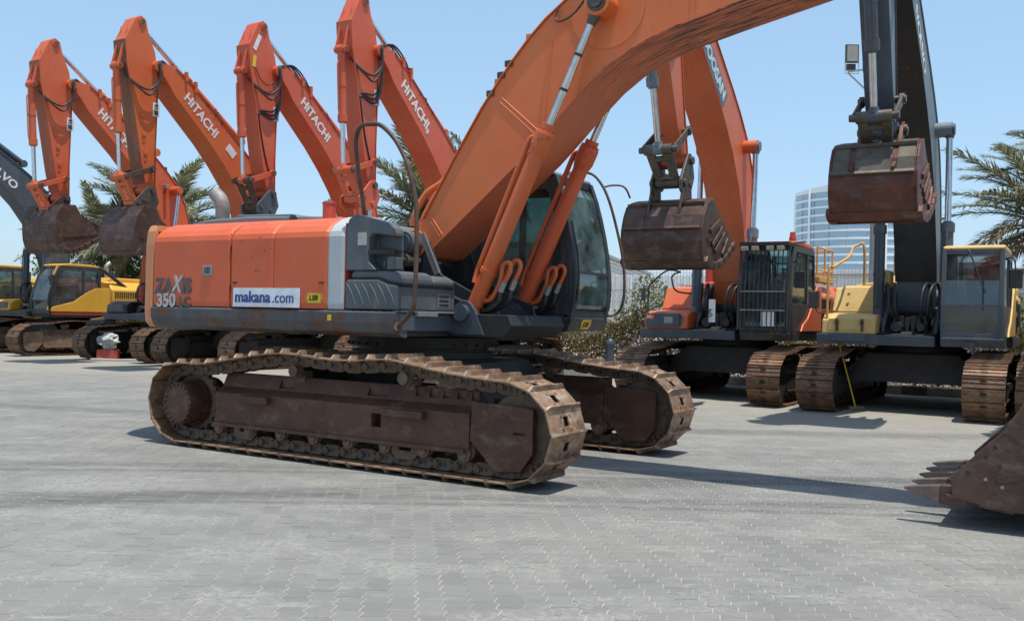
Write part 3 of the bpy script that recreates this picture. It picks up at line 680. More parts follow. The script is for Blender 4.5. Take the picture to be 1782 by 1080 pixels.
def cab(root, front, rear, y0, y1, zbase, mat, roof_mat, gmat, split=None, front_glass=None, roof_t=0.09, rear_slope=0.0, low_panel=0.0, seat=True, door_mat=None, name='cab'):
    """front: (x,z) points of the windscreen profile from sill to roof"""
    zt = front[-1][1]; n = len(front)
    prof = front+[(rear+rear_slope+0.12, zt+0.01), (rear+rear_slope, zt-0.10), (rear, zbase+0.6), (rear, zbase)]
    base = MB(); base.prism([(rear, zbase-0.17), (front[0][0]-0.05, zbase-0.17), (front[0][0]+0.01, zbase-0.04), (front[0][0], zbase), (rear, zbase)], y0, y1)
    co = base.obj(name, mat, root, 0.012); recalc(co.data)
    # pillars that follow the windscreen profile
    for y, sy in ((y0, 1), (y1, -1)):
        R = []
        for i, (x, z) in enumerate(front):
            a = front[max(i-1, 0)]; c = front[min(i+1, n-1)]; d = Vector((c[0]-a[0], c[1]-a[1])).normalized(); q = Vector((-d.y, d.x))
            R.append([(x, y, z), (x, y+sy*0.075, z), (x+q.x*0.10, y+sy*0.075, z+q.y*0.10), (x+q.x*0.10, y, z+q.y*0.10)])
        pl = MB().loft(R).obj('front_pillar', mat, co, 0.01); recalc(pl.data)
    MB().box(front[0][0]-0.09, front[0][0], y0+0.076, y1-0.076, front[0][1], front[0][1]+0.07).obj('windscreen_sill', mat, co, 0.006)
    MB().box(front[-1][0]-0.12, front[-1][0]-0.01, y0+0.076, y1-0.076, zt-0.08, zt).obj('windscreen_header', mat, co, 0.006)
    # windscreen panes
    def pane(lo, hi, nm):
        R = []
        for i in range(lo, hi+1):
            x, z = front[i]; zz = z+(0.07 if i == 0 else 0)-(0.08 if i == n-1 else 0); R.append([(x-0.022, y0+0.076, zz), (x-0.028, y0+0.076, zz), (x-0.028, y1-0.076, zz), (x-0.022, y1-0.076, zz)])
        o = MB().loft(R).obj(nm, front_glass or gmat, co); recalc(o.data)
    if split:
        pane(0, split, 'lower_windscreen'); pane(split, n-1, 'upper_windscreen')
        x, z = front[split]; MB().box(x-0.05, x-0.008, y0+0.076, y1-0.076, z-0.014, z+0.014).obj('windscreen_bar', mat, co)
    else: pane(0, n-1, 'windscreen')
    # side walls: frame with window opening, door panel below
    zs = zbase+low_panel
    for y, sy in ((y0, 1), (y1, -1)):
        y_a, y_b = sorted((y+sy*0.002, y+sy*0.055))
        outer = [(front[0][0]-0.101, zbase)]+[(x-0.101, z) for x, z in front[1:-1]]+[(front[-1][0]-0.10, zt-0.02)]+prof[n:]
        cx = sum(p[0] for p in outer)/len(outer); cz = (zbase+zt)/2
        inner = []
        for x, z in outer:
            ix = x+(0.085 if x < cx else -0.07); iz = min(max(z, zs+0.09), zt-0.12); inner.append((ix, iz))
        r = MB(); ring_panel(r, outer, inner, y_a, y_b); ro = r.obj('side_frame', door_mat or mat, co, 0.006); recalc(ro.data)
        ym = (y_a+y_b)/2
        gl = MB(); gl.prism(inner, ym-0.004, ym+0.004); go = gl.obj('side_window', gmat, co); recalc(go.data)
        xm = rear+0.62; bar = MB(); bar.box(xm, xm+0.07, y_a-0.006, y_b+0.006, zs+0.09, zt-0.12); bar.obj('door_post', mat, co, 0.006)
    # rear wall
    rw = MB(); rw.box(rear+0.002, rear+0.05, y0+0.06, y1-0.06, zbase, zbase+0.75); rw.box(rear+0.002, rear+0.05, y0+0.06, y0+0.14, zbase+.75, zt-0.1); rw.box(rear+0.002, rear+0.05, y1-0.14, y1-0.06, zbase+.75, zt-0.1); rw.obj('rear_wall', mat, co)
    MB().box(rear+0.02, rear+0.028, y0+0.14, y1-0.14, zbase+0.75, zt-0.1).obj('rear_window', gmat, co)
    rf = MB(); rp = [(front[-1][0]-0.01, zt+0.002), (front[-1][0]-0.03, zt+roof_t*0.6), (front[-1][0]-0.3, zt+roof_t), (rear+rear_slope+0.3, zt+roof_t), (rear+rear_slope+0.02, zt+roof_t*0.5), (rear+rear_slope+0.0, zt+0.002)]
    rf.prism(rp, y0+0.01, y1-0.01); ro = rf.obj('roof', roof_mat, co, 0.03); recalc(ro.data)
    if seat:
        s = MB(); cx = rear+0.55; cy = (y0+y1)/2
        s.box(cx-0.25, cx+0.27, cy-0.25, cy+0.25, zbase+0.30, zbase+0.45); s.box(cx-0.34, cx-0.2, cy-0.25, cy+0.25, zbase+0.42, zbase+1.05); s.box(cx-0.33, cx-0.23, cy-0.13, cy+0.13, zbase+1.07, zbase+1.28)
        s.box(cx-0.2, cx+0.3, cy-0.42, cy-0.29, zbase+0.2, zbase+0.62); s.box(cx-0.2, cx+0.3, cy+0.29, cy+0.42, zbase+0.2, zbase+0.62); s.box(cx-0.2, cx+0.15, cy-0.18, cy+0.18, zbase, zbase+0.3)
        s.cyl((cx+0.25, cy-0.35, zbase+0.6), (cx+0.28, cy-0.35, zbase+0.82), 0.018, 6); s.cyl((cx+0.25, cy+0.35, zbase+0.6), (cx+0.28, cy+0.35, zbase+0.82), 0.018, 6)
        s.cyl((cx+0.75, cy-0.08, zbase), (cx+0.68, cy-0.08, zbase+0.55), 0.015, 6); s.cyl((cx+0.75, cy+0.08, zbase), (cx+0.68, cy+0.08, zbase+0.55), 0.015, 6)
        s.box(front[0][0]-0.4, front[0][0]-0.2, y0+0.1, y0+0.3, zbase, zbase+0.85)
        s.obj('operator_seat', M['seat'], co, 0.02)
    return co

def louvre(b, x0, x1, y, sy, z0, z1, n):
    for k in range(n):
        x = x0+(x1-x0)*(k+0.25)/n; y0, y1 = sorted((y-sy*0.03, y+sy*0.014)); b.box(x, x+(x1-x0)/n*0.55, y0, y1, z0, z1)

def excavator(name, label, cat, pos, psi, P):
    """a parked crawler excavator facing psi degrees left of the camera axis"""
    th = R_(90+psi); root = empty(name, (pos[0], pos[1], 0), -th); tag(root, label, cat, 'excavators parked side by side in the row')
    oc = P['body']; bc = P['boom']
    single = False
    undercarriage(root, P.get('gauge', 2.6), P.get('shoe_w', 0.6), single, (M['shoe_b'], M['chain_dark'] if P.get('dark', True) else M['chain']), P.get('detail', 1), P.get('tframe', M['frame_dark']), 0.203, TOP_LONG)
    # ---- upper structure
    zb = 1.25
    pl = MB(); pl.prism([(-2.6, zb-0.08), (1.65, zb-0.08), (1.68, zb+0.1), (-2.7, zb+0.1)], -1.5, 0.46); pl.prism([(-2.6, zb-0.08), (0.0, zb-0.08), (0.0, zb+0.1), (-2.7, zb+0.1)], 0.462, 1.5)
    po = pl.obj('upper_frame', P.get('apron', M['slate']), root, 0.01); recalc(po.data)
    if P.get('redline'):
        MB().box(-2.6, 1.5, 1.501, 1.512, zb+0.01, zb+0.10).obj('red_stripe', M['red'], root)
    # counterweight: rounded block
    cw = []
    for k in range(13):
        a = math.pi*k/12; cw.append((-2.72-0.62*math.sin(a), 1.47*math.cos(a)))
    c = MB(); c.prism([(-2.71, 1.47)]+cw[1:-1]+[(-2.71, -1.47)], zb-0.05, 2.35, axis='z'); co = c.obj('counterweight', P.get('cwt', oc), root, 0.05); recalc(co.data)
    # engine hood and side doors
    e = MB(); e.prism([(-1.46, zb+0.102), (-1.5, zb+0.5), (-1.5, 2.1), (-1.3, 2.32), (-.9, 2.38), (.9, 2.38), (1.3, 2.32), (1.5, 2.1), (1.5, zb+0.5), (1.46, zb+0.102)], -2.70, -0.62, axis='x')
    eo = e.obj('engine_hood', oc, root, 0.03); recalc(eo.data)
    d = MB(); d.prism([(-2.4, 2.38), (-0.9, 2.38), (-1.0, 2.52), (-2.3, 2.52)], -0.9, 0.8); do = d.obj('engine_cover', P.get('cover', oc), eo, 0.03); recalc(do.data)
    for y, sy in ((1.5, 1), (-1.5, -1)):
        s = MB(); s.box(-1.66, -1.648, min(y, y+sy*0.004), max(y, y+sy*0.004), zb+0.16, 2.1); louvre(s, -2.5, -1.75, y, sy, 1.55, 2.0, 9); louvre(s, -1.55, -0.72, y, sy, 1.84, 2.04, 10); louvre(s, -1.55, -0.72, y, sy, 1.42, 1.74, 10)
        s.obj('vent_slots', M['black'], eo)
    ex = MB().tube(smooth_path([(-2.0, -0.75, 2.4), (-2.0, -0.75, 2.8), (-1.97, -0.75, 2.95), (-2.12, -0.75, 3.1)]), 0.075, 12); ex.obj('exhaust_pipe', M['grey_metal'], root)
    # right side: fuel tank and step box
    t = MB(); t.prism([(-0.61, zb+0.102), (-0.61, 2.28), (0.35, 2.22), (0.62, 1.78), (0.62, zb+0.102)], -1.47, -0.52); to = t.obj('fuel_tank', P.get('tank', oc), root, 0.03); recalc(to.data)
    f = MB(); f.prism([(0.63, zb+0.102), (0.63, 1.74), (1.45, 1.70), (1.62, 1.60), (1.64, zb+0.102)], -1.42, -0.50); fo = f.obj('storage_box', P.get('box', oc), root, 0.03); recalc(fo.data)
    g = MB(); g.box(0.75, 1.4, -1.428, -1.421, 1.42, 1.64); g.box(1.628, 1.646, -1.3, -0.62, 1.42, 1.62); g.obj('box_lid_frame', P.get('boxlid', M['slate']), fo, 0.004)
    if P.get('decal_box'):
        bb = MB(); bb.box(1.58, 1.665, -1.38, -0.66, 1.39, 1.66); bo = bb.obj('front_trim', M['slate'], fo, 0.015)
        MB().box(1.666, 1.672, -0.98, -0.80, 1.47, 1.59).obj('lamp', M['lens'], fo)
    # centre: behind the boom foot
    c = MB(); c.prism([(-0.6, zb+0.102), (-0.6, 2.3), (-0.1, 2.1), (0.3, 1.7), (0.9, 1.5), (1.5, 1.36)], -0.49, 0.46); co = c.obj('centre_deck', M['black'], root, 0.01); recalc(co.data)
    br = MB()
    for y in (-0.43, 0.43):
        br.prism([(-0.1, zb), (-0.05, 2.0), (0.1, 2.25), (0.35, 2.32), (0.6, 2.2), (1.0, 1.8), (1.3, 1.5), (1.35, zb)], y-0.03, y+0.03)
    bo = br.obj('boom_bracket', P.get('apron', M['slate']), root, 0.006); recalc(bo.data)
    hh = MB()
    for yy, x in ((-0.3, 1.2), (-0.2, 1.25), (0.2, 1.25), (0.3, 1.2)):
        hh.tube(smooth_path([(0.9, yy, 1.45), (x+0.2, yy, 1.75), (x+0.15, yy*1.15, 2.15), (x-0.15, yy*1.4, 2.25), (x-0.2, yy*1.55, 1.9), (x-0.15, yy*1.6, 1.6)], 5), 0.026, 7)
    hh.obj('hydraulic_hose', M['hose'], root)
    if P.get('control_valve', True):
        v = MB()
        for k in range(6): v.box(0.7+0.0, 1.25, -0.28+k*0.1, -0.21+k*0.1, 1.42, 1.66+0.03*(k % 2)); 
        v.cyl((1.2, -0.2, 1.5), (1.42, -0.2, 1.5), 0.09, 14); v.cyl((1.2, 0.2, 1.5), (1.42, 0.2, 1.5), 0.07, 14)
        v.obj('control_valve', M['black'], root, 0.006)
    # ---- boom group
    dz = P.get('boom_rot', 0.0)
    hw = P.get('boom_hw', 0.30)
    rt = lambda pts: rot2(pts, FOOT, dz)
    low, upp = rt(BOOM_LOW), rt(BOOM_UP); tip, bcp, acb = rt([BOOM_TIP, BC_PIN, AC_BASE])
    bo = boom(root, low, upp, hw, bc, FOOT, tip, pins=((bcp, 0.60, 0.13),), detail=1, under=P.get('under'))
    for y in (-0.56, 0.56):
        cylinder(root, BC_FOOT, bcp, y, 0.095, 0.055, 0.52, P.get('cyl', bc), 'boom_cylinder', hs=1)
        k = MB(); pin_y(k, BC_FOOT, y-0.12, y+0.12, 0.12); k.obj('cylinder_foot', M['slate'], root)
    # arm
    R0 = P.get('arm_tip', (ARM_TIP[0]-BOOM_TIP[0]+tip[0], ARM_TIP[1]-BOOM_TIP[1]+tip[1]))
    T = lambda pts: simil(pts, BOOM_TIP, ARM_TIP, tip, R0)
    poly = T(ARM_POLY); Q, C, lk, hl, bp = T([ARM_Q, ARM_C, LK, HL, BP])
    ah = P.get('arm_hw', 0.20)
    stick(root, poly, ah, P.get('arm', bc), Q, C, R0, lk, tip, fmat=P.get('arm_front'))
    cylinder(root, acb, Q, 0.0, 0.10, 0.058, 0.56, P.get('cyl', bc), 'arm_cylinder', hose=False)
    cylinder(root, C, hl, 0.0, 0.088, 0.052, 0.60, P.get('bcyl', P.get('cyl', bc)), 'bucket_cylinder', hs=-1)
    linkage(root, lk, hl, bp, P.get('link', bc), P.get('link2'))
    # hoses looping past the arm pivot
    h = MB()
    for k, off in enumerate((0.0, 0.07)):
        y = ah+0.05+off*0.4
        h.tube(smooth_path([(C[0]-0.12, 0.12, C[1]-0.15), (C[0]-0.45, y+.04, C[1]-0.42-off), (tip[0]+0.25, y+0.08, tip[1]-0.62-off*2), (tip[0]+0.02, y+0.1, tip[1]-0.35), (tip[0]-0.02, y+0.06, tip[1]+0.12), (tip[0]-0.35, hw*0.8, tip[1]+0.06), (tip[0]-0.6, hw*0.75, tip[1]-0.12)], 5), 0.024, 7)
    h.obj('hydraulic_hose', M['hose'], root)
    # guard brackets and pipe blocks on the back of the boom, weld seams on its flank
    if P.get('text') == 'HITACHI':
        for (x0, z0), w3 in (((3.25, 7.36), 0.16), ((2.95, 7.14), 0.2)):
            v = Vector(rt([(x0, z0)])[0]); q = MB(); q.box(v.x-0.03, v.x+0.03, -hw, hw+0.06, v.y+0.04, v.y+0.10); q.box(v.x-0.035, v.x+0.035, hw-0.02, hw+0.06, v.y-0.10, v.y+0.18*w3*5); q.obj('hose_bracket', bc, bo, .006)
        for wp_ in ([(1.12, 5.35), (1.42, 4.95)], [(3.2, 7.1), (3.35, 6.72)]): A_, B_ = rt(wp_); MB().tube([(A_[0], hw+.001, A_[1]), (B_[0], hw+.001, B_[1])], .008, 5).obj('weld_seam', bc, bo)
        v = Vector(rt([(1.05, 5.1)])[0]); q = MB(); q.box(v.x-.05, v.x+.05, hw+.02, hw+.18, v.y-.05, v.y+.06); qo = q.obj('work_lamp', M['grey_metal'], bo, .01); MB().tube([(v.x, hw+.1, v.y-.05), (v.x, hw+.05, v.y-.15), (v.x, hw, v.y-.18)], .012, 5).obj('lamp_bracket', M['black'], qo)
    for k in range(5):
        p_ = Vector(rt([BOOM_UP[5+min(k, 4)]])[0]); MB().box(p_.x-.06, p_.x+.05, hw*.5, hw*.95, p_.y+.03, p_.y+.10).obj('pipe_block', M['rail_rust'], bo, .008)
    # lettering
    if P.get('text'):
        a = Vector(rt([(3.24, 6.92)])[0]); b_ = Vector(rt([(2.12, 5.98)])[0]); d = (b_-a).normalized()
        if P.get('text_at'): a = Vector(rt([P['text_at'][0]])[0]); b_ = Vector(rt([P['text_at'][1]])[0]); d = (b_-a).normalized()
        if P.get('text_plate'):
            pm = MB(); n_ = Vector((d.y, -d.x)); s_ = a-d*0.10; e_ = b_+d*0.12; hh_ = 0.19
            pm.prism([(v.x, v.y) for v in (s_+n_*hh_, e_+n_*hh_, e_-n_*hh_, s_-n_*hh_)], hw+0.002, hw+0.005); po = pm.obj('boom_decal', M['doosan_blue'], bo); recalc(po.data)
        text(P['text'], P.get('text_size', 0.33), (a.x, hw+(0.003 if P.get('text_plate') else 0), a.y), (d.x, 0, d.y), (0, 1, 0), P.get('text_mat', M['white']), bo, bold=P.get('text_bold', 0.025), sx=P.get('text_sx', 1.0))
    if P.get('plate', True):
        pA = Vector(T([(4.02, 6.4)])[0]); q = MB(); q.box(pA.x-0.09, pA.x+0.11, ah+0.002, ah+0.006, pA.y-0.17, pA.y+0.17); q.obj('warning_plate', M['white'], root)
        q = MB(); q.box(pA.x-0.05, pA.x+0.07, ah+0.006, ah+0.009, pA.y-0.13, pA.y-0.02); q.box(pA.x-0.05, pA.x+0.07, ah+0.006, ah+0.009, pA.y+0.03, pA.y+0.05); q.box(pA.x-0.04, pA.x+0.06, ah+0.006, ah+0.009, pA.y+0.08, pA.y+0.13); q.obj('plate_print', M['decal_grey'], root)
    if P.get('lugs', True):
        L = T([(4.45, 6.2), (4.38, 5.75), (4.32, 5.3)])
        for x, z in L:
            q = MB(); q.box(x-0.06, x+0.04, ah-0.01, ah+0.035, z-0.05, z+0.05); q.box(x-0.045, x+0.03, ah-0.01, ah+0.015, z-0.2, z-0.05)
            q.obj('arm_lug', P.get('arm', bc), root, 0.005)
    if P.get('bucket'): P['bucket'](root, R0, bp, lk)
    # ---- cab
    cb = P.get('cab', {})
    fr = cb.get('front', [(1.66, zb+0.10), (1.70, zb+0.55), (1.66, zb+0.85), (1.55, zb+1.35), (1.42, zb+1.75)])
    ca = cab(root, fr, cb.get('rear', -0.25), 0.55, 1.50, zb+0.10, cb.get('mat', M['charcoal']), cb.get('roof', oc), cb.get('glass', M['glass']), split=cb.get('split', 2), rear_slope=0.1, low_panel=cb.get('low', 0.45), door_mat=cb.get('door'))
    wp = MB().tube([(fr[-1][0]-0.02, 0.95, fr[-1][1]), (fr[-1][0]+0.06, 1.0, fr[-1][1]-0.1), (fr[3][0]+0.02, 1.22, fr[3][1]-0.2)], 0.014, 6).box(fr[3][0]+0.005, fr[3][0]+0.02, 1.18, 1.2, fr[3][1]-0.5, fr[3][1]); wp.obj('wiper', M['black'], ca)
    if cb.get('mirror', True):
        mm = MB().tube(smooth_path([(1.5, 1.50, zb+1.4), (1.6, 1.62, zb+1.42), (1.62, 1.66, zb+1.2)]), 0.012, 6); mo = mm.obj('mirror_arm', M['black'], ca)
        MB().box(1.57, 1.63, 1.56, 1.76, zb+0.92, zb+1.24).obj('mirror', M['black'], mo, 0.02)
    if P.get('side_panel'):
        sp_ = MB(); sp_.prism([(-0.62, 1.36), (-0.62, 2.30), (-0.28, 2.28), (-0.10, 2.15), (0.15, 1.85), (0.45, 1.62), (0.80, 1.50), (0.95, 1.36)], 1.502, 1.54); so_ = sp_.obj('side_panel', oc, root, .015); recalc(so_.data)
    # rear deck behind the cab
    rd = MB(); rd.prism([(-0.61, zb+0.102), (-0.61, 2.0), (-0.27, 2.0), (-0.27, zb+0.102)], 0.5, 1.46); ro = rd.obj('side_cover', oc, root, 0.02); recalc(ro.data)
    return root

# ================================================================ GROUND
n = N('sandy_joint_fill'); c = n.mix(n.ramp(n.noise(3.0, 5, world=True), .35, .7), (0.36, 0.34, 0.295), (0.26, 0.25, 0.22)); n.bump(n.noise(60, 4, world=True), .5, .004)
M['joint'] = n.fin(c, 0.9)
def arc_stain(n, geo, c0, r0, half, edge):
    """dark tyre arc: distance from a circle in the ground plane"""
    vs = n.n('ShaderNodeVectorMath'); vs.operation = 'DISTANCE'; n.l(geo, vs.inputs[0]); vs.inputs[1].default_value = (*c0, 0)
    d = n.math('ABSOLUTE', n.math('SUBTRACT', vs.outputs['Value'], r0))
    x = n.n('ShaderNodeMapRange'); x.inputs['From Min'].default_value = half; x.inputs['From Max'].default_value = half+edge
    x.inputs['To Min'].default_value = 1; x.inputs['To Max'].default_value = 0; n.l(d, x.inputs['Value']); return x.outputs[0]
def paver_material(name, far=False):
    n = N(name); g = n.n('ShaderNodeNewGeometry'); pos = g.outputs['Position']
    at = n.n('ShaderNodeAttribute'); at.attribute_name = 'rnd'; oi = n.n('ShaderNodeObjectInfo')
    rnd = n.math('FRACT', n.math('ADD', at.outputs['Fac'], oi.outputs['Random'])) if not far else n.noise(1.2, 5, vec=pos, stretch=(1.0, 1.6, 1))
    base = n.mix(rnd, (0.168, 0.166, 0.154), (0.205, 0.201, 0.186))
    if far:
        sd_ = n.ramp(n.noise(0.55, 5, 0.6, vec=pos), .42, .66)
        base = n.mix(sd_, (0.20, 0.194, 0.177), (0.25, 0.235, 0.20))
    # broad dusty and sandy areas
    big = n.ramp(n.noise(0.45, 5, 0.62, vec=pos), 0.42, 0.68)
    base = n.mix(n.math('MULTIPLY', big, 0.5), base, (0.25, 0.242, 0.217))
    dk = n.ramp(n.noise(0.30, 4, 0.6, vec=pos, stretch=(0.7, 1.8, 1)), 0.52, 0.70)
    base = n.mix(n.math('MULTIPLY', dk, 0.40), base, (0.135, 0.134, 0.13))
    # pale scuffs and scrapes
    sc = n.ramp(n.noise(2.6, 7, 0.74, vec=pos, stretch=(0.8, 2.4, 1)), 0.57, 0.67)
    pt = n.ramp(n.noise(0.8, 3, 0.5, vec=pos), 0.45, 0.62)
    base = n.mix(n.math('MULTIPLY', n.math('MULTIPLY', sc, pt), 0.75), base, (0.36, 0.36, 0.34))
    fine = n.ramp(n.noise(55, 6, 0.75, vec=pos), 0.3, 0.75)
    base = n.mix(n.math('MULTIPLY', fine, 0.30), base, (0.135, 0.135, 0.13))
    sp = n.ramp(n.noise(16, 5, 0.7, vec=pos), 0.66, 0.74)
    base = n.mix(n.math('MULTIPLY', sp, 0.7), base, (0.12, 0.10, 0.085))
    fl = n.ramp(n.noise(1.1, 6, 0.72, vec=pos, stretch=(0.9, 1.5, 1)), 0.47, 0.62)
    fl2 = n.ramp(n.noise(24, 6, 0.78, vec=pos), 0.42, 0.60)
    base = n.mix(n.math('MULTIPLY', n.math('MULTIPLY', fl, fl2), 0.55), base, (0.36, 0.35, 0.315))
    cr = n.ramp(n.noise(4.5, 7, 0.8, vec=pos, stretch=(0.6, 2.0, 1)), 0.655, 0.69)
    base = n.mix(n.math('MULTIPLY', cr, 0.75), base, (0.10, 0.085, 0.07))
    # sand swept towards the parked row
    sep = n.n('ShaderNodeSeparateXYZ'); n.l(pos, sep.inputs[0])
    dist = n.math('ADD', n.math('MULTIPLY', sep.outputs[0], 0.52), n.math('MULTIPLY', sep.outputs[1], 0.853))
    dist = n.math('ADD', dist, n.math('MULTIPLY', n.noise(0.5, 5, 0.6, vec=pos), 5.0))
    mr = n.n('ShaderNodeMapRange'); mr.inputs['From Min'].default_value = 13.5; mr.inputs['From Max'].default_value = 20.5; n.l(dist, mr.inputs['Value'])
    base = n.mix(n.math('MULTIPLY', mr.outputs[0], 0.75), base, (0.31, 0.285, 0.235))
    # rubber arcs
    streak = n.ramp(n.noise(3.0, 5, 0.7, vec=pos, stretch=(1, 6, 1)), 0.30, 0.62)
    for c0, r0, h_, e_ in STAINS:
        s_ = arc_stain(n, pos, c0, r0, h_, e_); base = n.mix(n.math('MULTIPLY', n.math('MULTIPLY', s_, streak), 0.62), base, (0.07, 0.07, 0.072))
    h = n.math('ADD', n.math('MULTIPLY', n.noise(70, 5, 0.7, vec=pos), 0.6), n.math('MULTIPLY', n.noise(9, 4, 0.6, vec=pos), 0.6))
    n.bump(h, 0.5, 0.008 if not far else 0.02)
    return n.fin(base, 0.82, 0.0, 0.3)
STAINS = [((0.6, -34.2), 43.55, 0.07, 0.14), ((0.4, -34.2), 43.2, 0.02, 0.10), ((1.2, -31.0), 38.9, 0.07, 0.13), ((1.1, -31.0), 38.6, 0.03, 0.08), ((9, -26.0), 35.6, 0.12, 0.18), ((3, 60.0), 47.0, 0.15, 0.3)]
M['paver'] = paver_material('grey_concrete_paver'); M['yard'] = paver_material('worn_far_paving', True)

RU = Vector((-0.853, 0.52, 0)); RN = Vector((0.52, 0.853, 0))      # along the parked row, and away from the camera
K0 = Vector((5.3, 23.1, 0))
# terrain and yard
g = MB(); g.add([(-1500, -60, -0.06), (1500, -60, -0.06), (1500, 2500, -0.06), (-1500, 2500, -0.06)], [(0, 1, 2, 3)])
n = N('sandy_ground'); n.fin(n.mix(n.noise(0.15, 6, world=True), (0.36, 0.30, 0.22), (0.46, 0.40, 0.31)), 0.95); M['sand'] = n.m
tag(g.obj('ground', M['sand']), kind='structure')
g = MB(); a = K0-RU*60; b_ = K0+RU*60
g.add([tuple(a-RN*60), tuple(a), tuple(b_), tuple(b_-RN*60)], [(0, 1, 2, 3)])
for v in range(4): g.v[v] = (g.v[v][0], g.v[v][1], -0.012)
yard = g.obj('paved_yard', M['yard']); recalc(yard.data); tag(yard, kind='structure')
# interlocking paving blocks
BW, BD = 0.140, 0.225
PA = R_(6.6)
PX_, PY_ = Vector((math.cos(PA), math.sin(PA), 0)), Vector((-math.sin(PA), math.cos(PA), 0))
def paver_outline(gap=0.0030):
    w2, d2 = BW/2, BD/2; a = 0.0135; e = 0.005
    zig = [(0.0, -a), (0.34, a), (0.5, -a), (0.84, a)]; P = []
    P += [(-w2-a, -d2), (-w2/3-a, -d2+e), (w2/3-a, -d2-e)]
    P += [(w2+o, -d2+BD*f) for f, o in zig]
    P += [(w2-a, d2), (w2/3-a, d2-e), (-w2/3-a, d2+e), (-w2-a, d2)]
    P += [(-w2+o, -d2+BD*f) for f, o in zig[:0:-1]]
    Q = []; nP = len(P)
    for i in range(nP):
        a_ = Vector(P[i-1]); b = Vector(P[i]); c = Vector(P[(i+1) % nP]); n1 = (b-a_).normalized(); n2 = (c-b).normalized(); d = (n1+n2).normalized()
        k = gap/max(0.6, d.dot(n1)); Q.append((b.x-d.y*k, b.y+d.x*k))
    return Q
PO = paver_outline(); PI_ = paver_outline(0.0046)
def block(b, rnd=None, cx=0, cy=0, dz=0, tx=0, ty=0, ca=1, sa=0):
    nP = len(PO); V = []
    for P, z in ((PO, -0.03), (PO, -0.0010), (PI_, 0.0)):
        for x, y in P: V.append((cx+x*ca-y*sa, cy+x*sa+y*ca, z+dz+x*tx+y*ty))
    F = [[i, (i+1) % nP, nP+(i+1) % nP, nP+i] for i in range(nP)]+[[nP+i, nP+(i+1) % nP, 2*nP+(i+1) % nP, 2*nP+i] for i in range(nP)]+[list(range(2*nP, 3*nP))]
    b.add(V, F)
bm1 = MB(); block(bm1); bmesh1 = bm1.mesh('paving_block', M['paver'])
cells = []
org = Vector((0, 4.0, 0))
for j in range(-12, 88):
    for i in range(-140, 140):
        p = org+PX_*(i*BW)+PY_*((j+0.5*(i % 2))*BD)
        if p.y < 3.9 or p.y > 21.5: continue
        if abs(p.x) > 0.66*p.y+2.2: continue
        if (p-K0).dot(RN) > -0.3: continue
        cells.append((p.x*p.x+p.y*p.y, p.x, p.y))
cells.sort()
vis = [c for c in cells if c[2] > 4.55 and abs(c[1]) < 0.54*c[2]+0.05]
near = set(vis[:300])
rng = random.Random(3)
bed = MB()
bed.add([(-16.2, 3.6, -0.0013), (16.2, 3.6, -0.0013), (16.2, 21.4, -0.0013), (-16.2, 21.4, -0.0013)], [(0, 1, 2, 3)])
# the bed stays on this side of the kerb
pav = bed.obj('pavement', M['joint']); tag(pav, kind='structure')
big = MB(); rv = []
for c in cells:
    sx = rng.gauss(0, 0.0009); dz = abs(rng.gauss(0, 0.0008)); an = PA+rng.gauss(0, 0.005); tx, ty = rng.uniform(-.004, .004), rng.uniform(-.004, .004)
    if c in near:
        o = link('paving_block', bmesh1, pav); o.location = (c[1]+sx, c[2], dz); o.rotation_euler = (ty, -tx, an)
    else:
        block(big, None, c[1]+sx, c[2], dz, tx, ty, math.cos(an), math.sin(an)); rv += [rng.random()]*(3*len(PO))
bo = big.obj('paving_blocks', M['paver'], pav); bo['kind'] = 'stuff'
at = bo.data.attributes.new('rnd', 'FLOAT', 'POINT'); at.data.foreach_set('value', rv)

# kerb
for nm, ca, cb_ in (('kerb_pale', (0.36, 0.34, 0.30), (0.46, 0.44, 0.40)), ('kerb_dark', (0.10, 0.105, 0.11), (0.16, 0.16, 0.16))):
    n = N(nm); n.bump(n.noise(30, 5), .4, .01); M[nm] = n.fin(n.mix(n.ramp(n.noise(5, 6, .7), .35, .7), ca, cb_), 0.85)
kerb = empty('kerb', tuple(K0), math.atan2(RU.y, RU.x)); tag(kerb, kind='structure')
km = {}
for nm in ('kerb_pale', 'kerb_dark'):
    k = MB(); k.prism([(-0.075, -0.03), (0.075, -0.03), (0.075, 0.17), (0.055, 0.20), (-0.075, 0.20)], 0, 0.492, axis='x'); km[nm] = k.mesh('kerb_stone', M[nm]); recalc(km[nm])
for k in range(-20, 75):
    o = link('kerb_stone', km['kerb_dark' if k % 3 == 0 else 'kerb_pale'], kerb); o.location = (k*0.5, 0, 0)
# verge behind the kerb
g = MB(); a = K0-RU*14+RN*0.08; b_ = K0+RU*42+RN*0.08
g.add([(a.x, a.y, 0.11), (b_.x, b_.y, 0.11), tuple(b_+RN*3.4+Vector((0, 0, .11))), tuple(a+RN*3.4+Vector((0, 0, .11)))], [(0, 1, 2, 3)])
n = N('gravel_verge'); n.bump(n.noise(40, 5), .8, .03); M['gravel'] = n.fin(n.mix(n.noise(25, 6, .7), (0.24, 0.20, 0.15), (0.44, 0.38, 0.30)), 0.95)
vo = g.obj('verge', M['gravel']); recalc(vo.data); tag(vo, kind='structure')

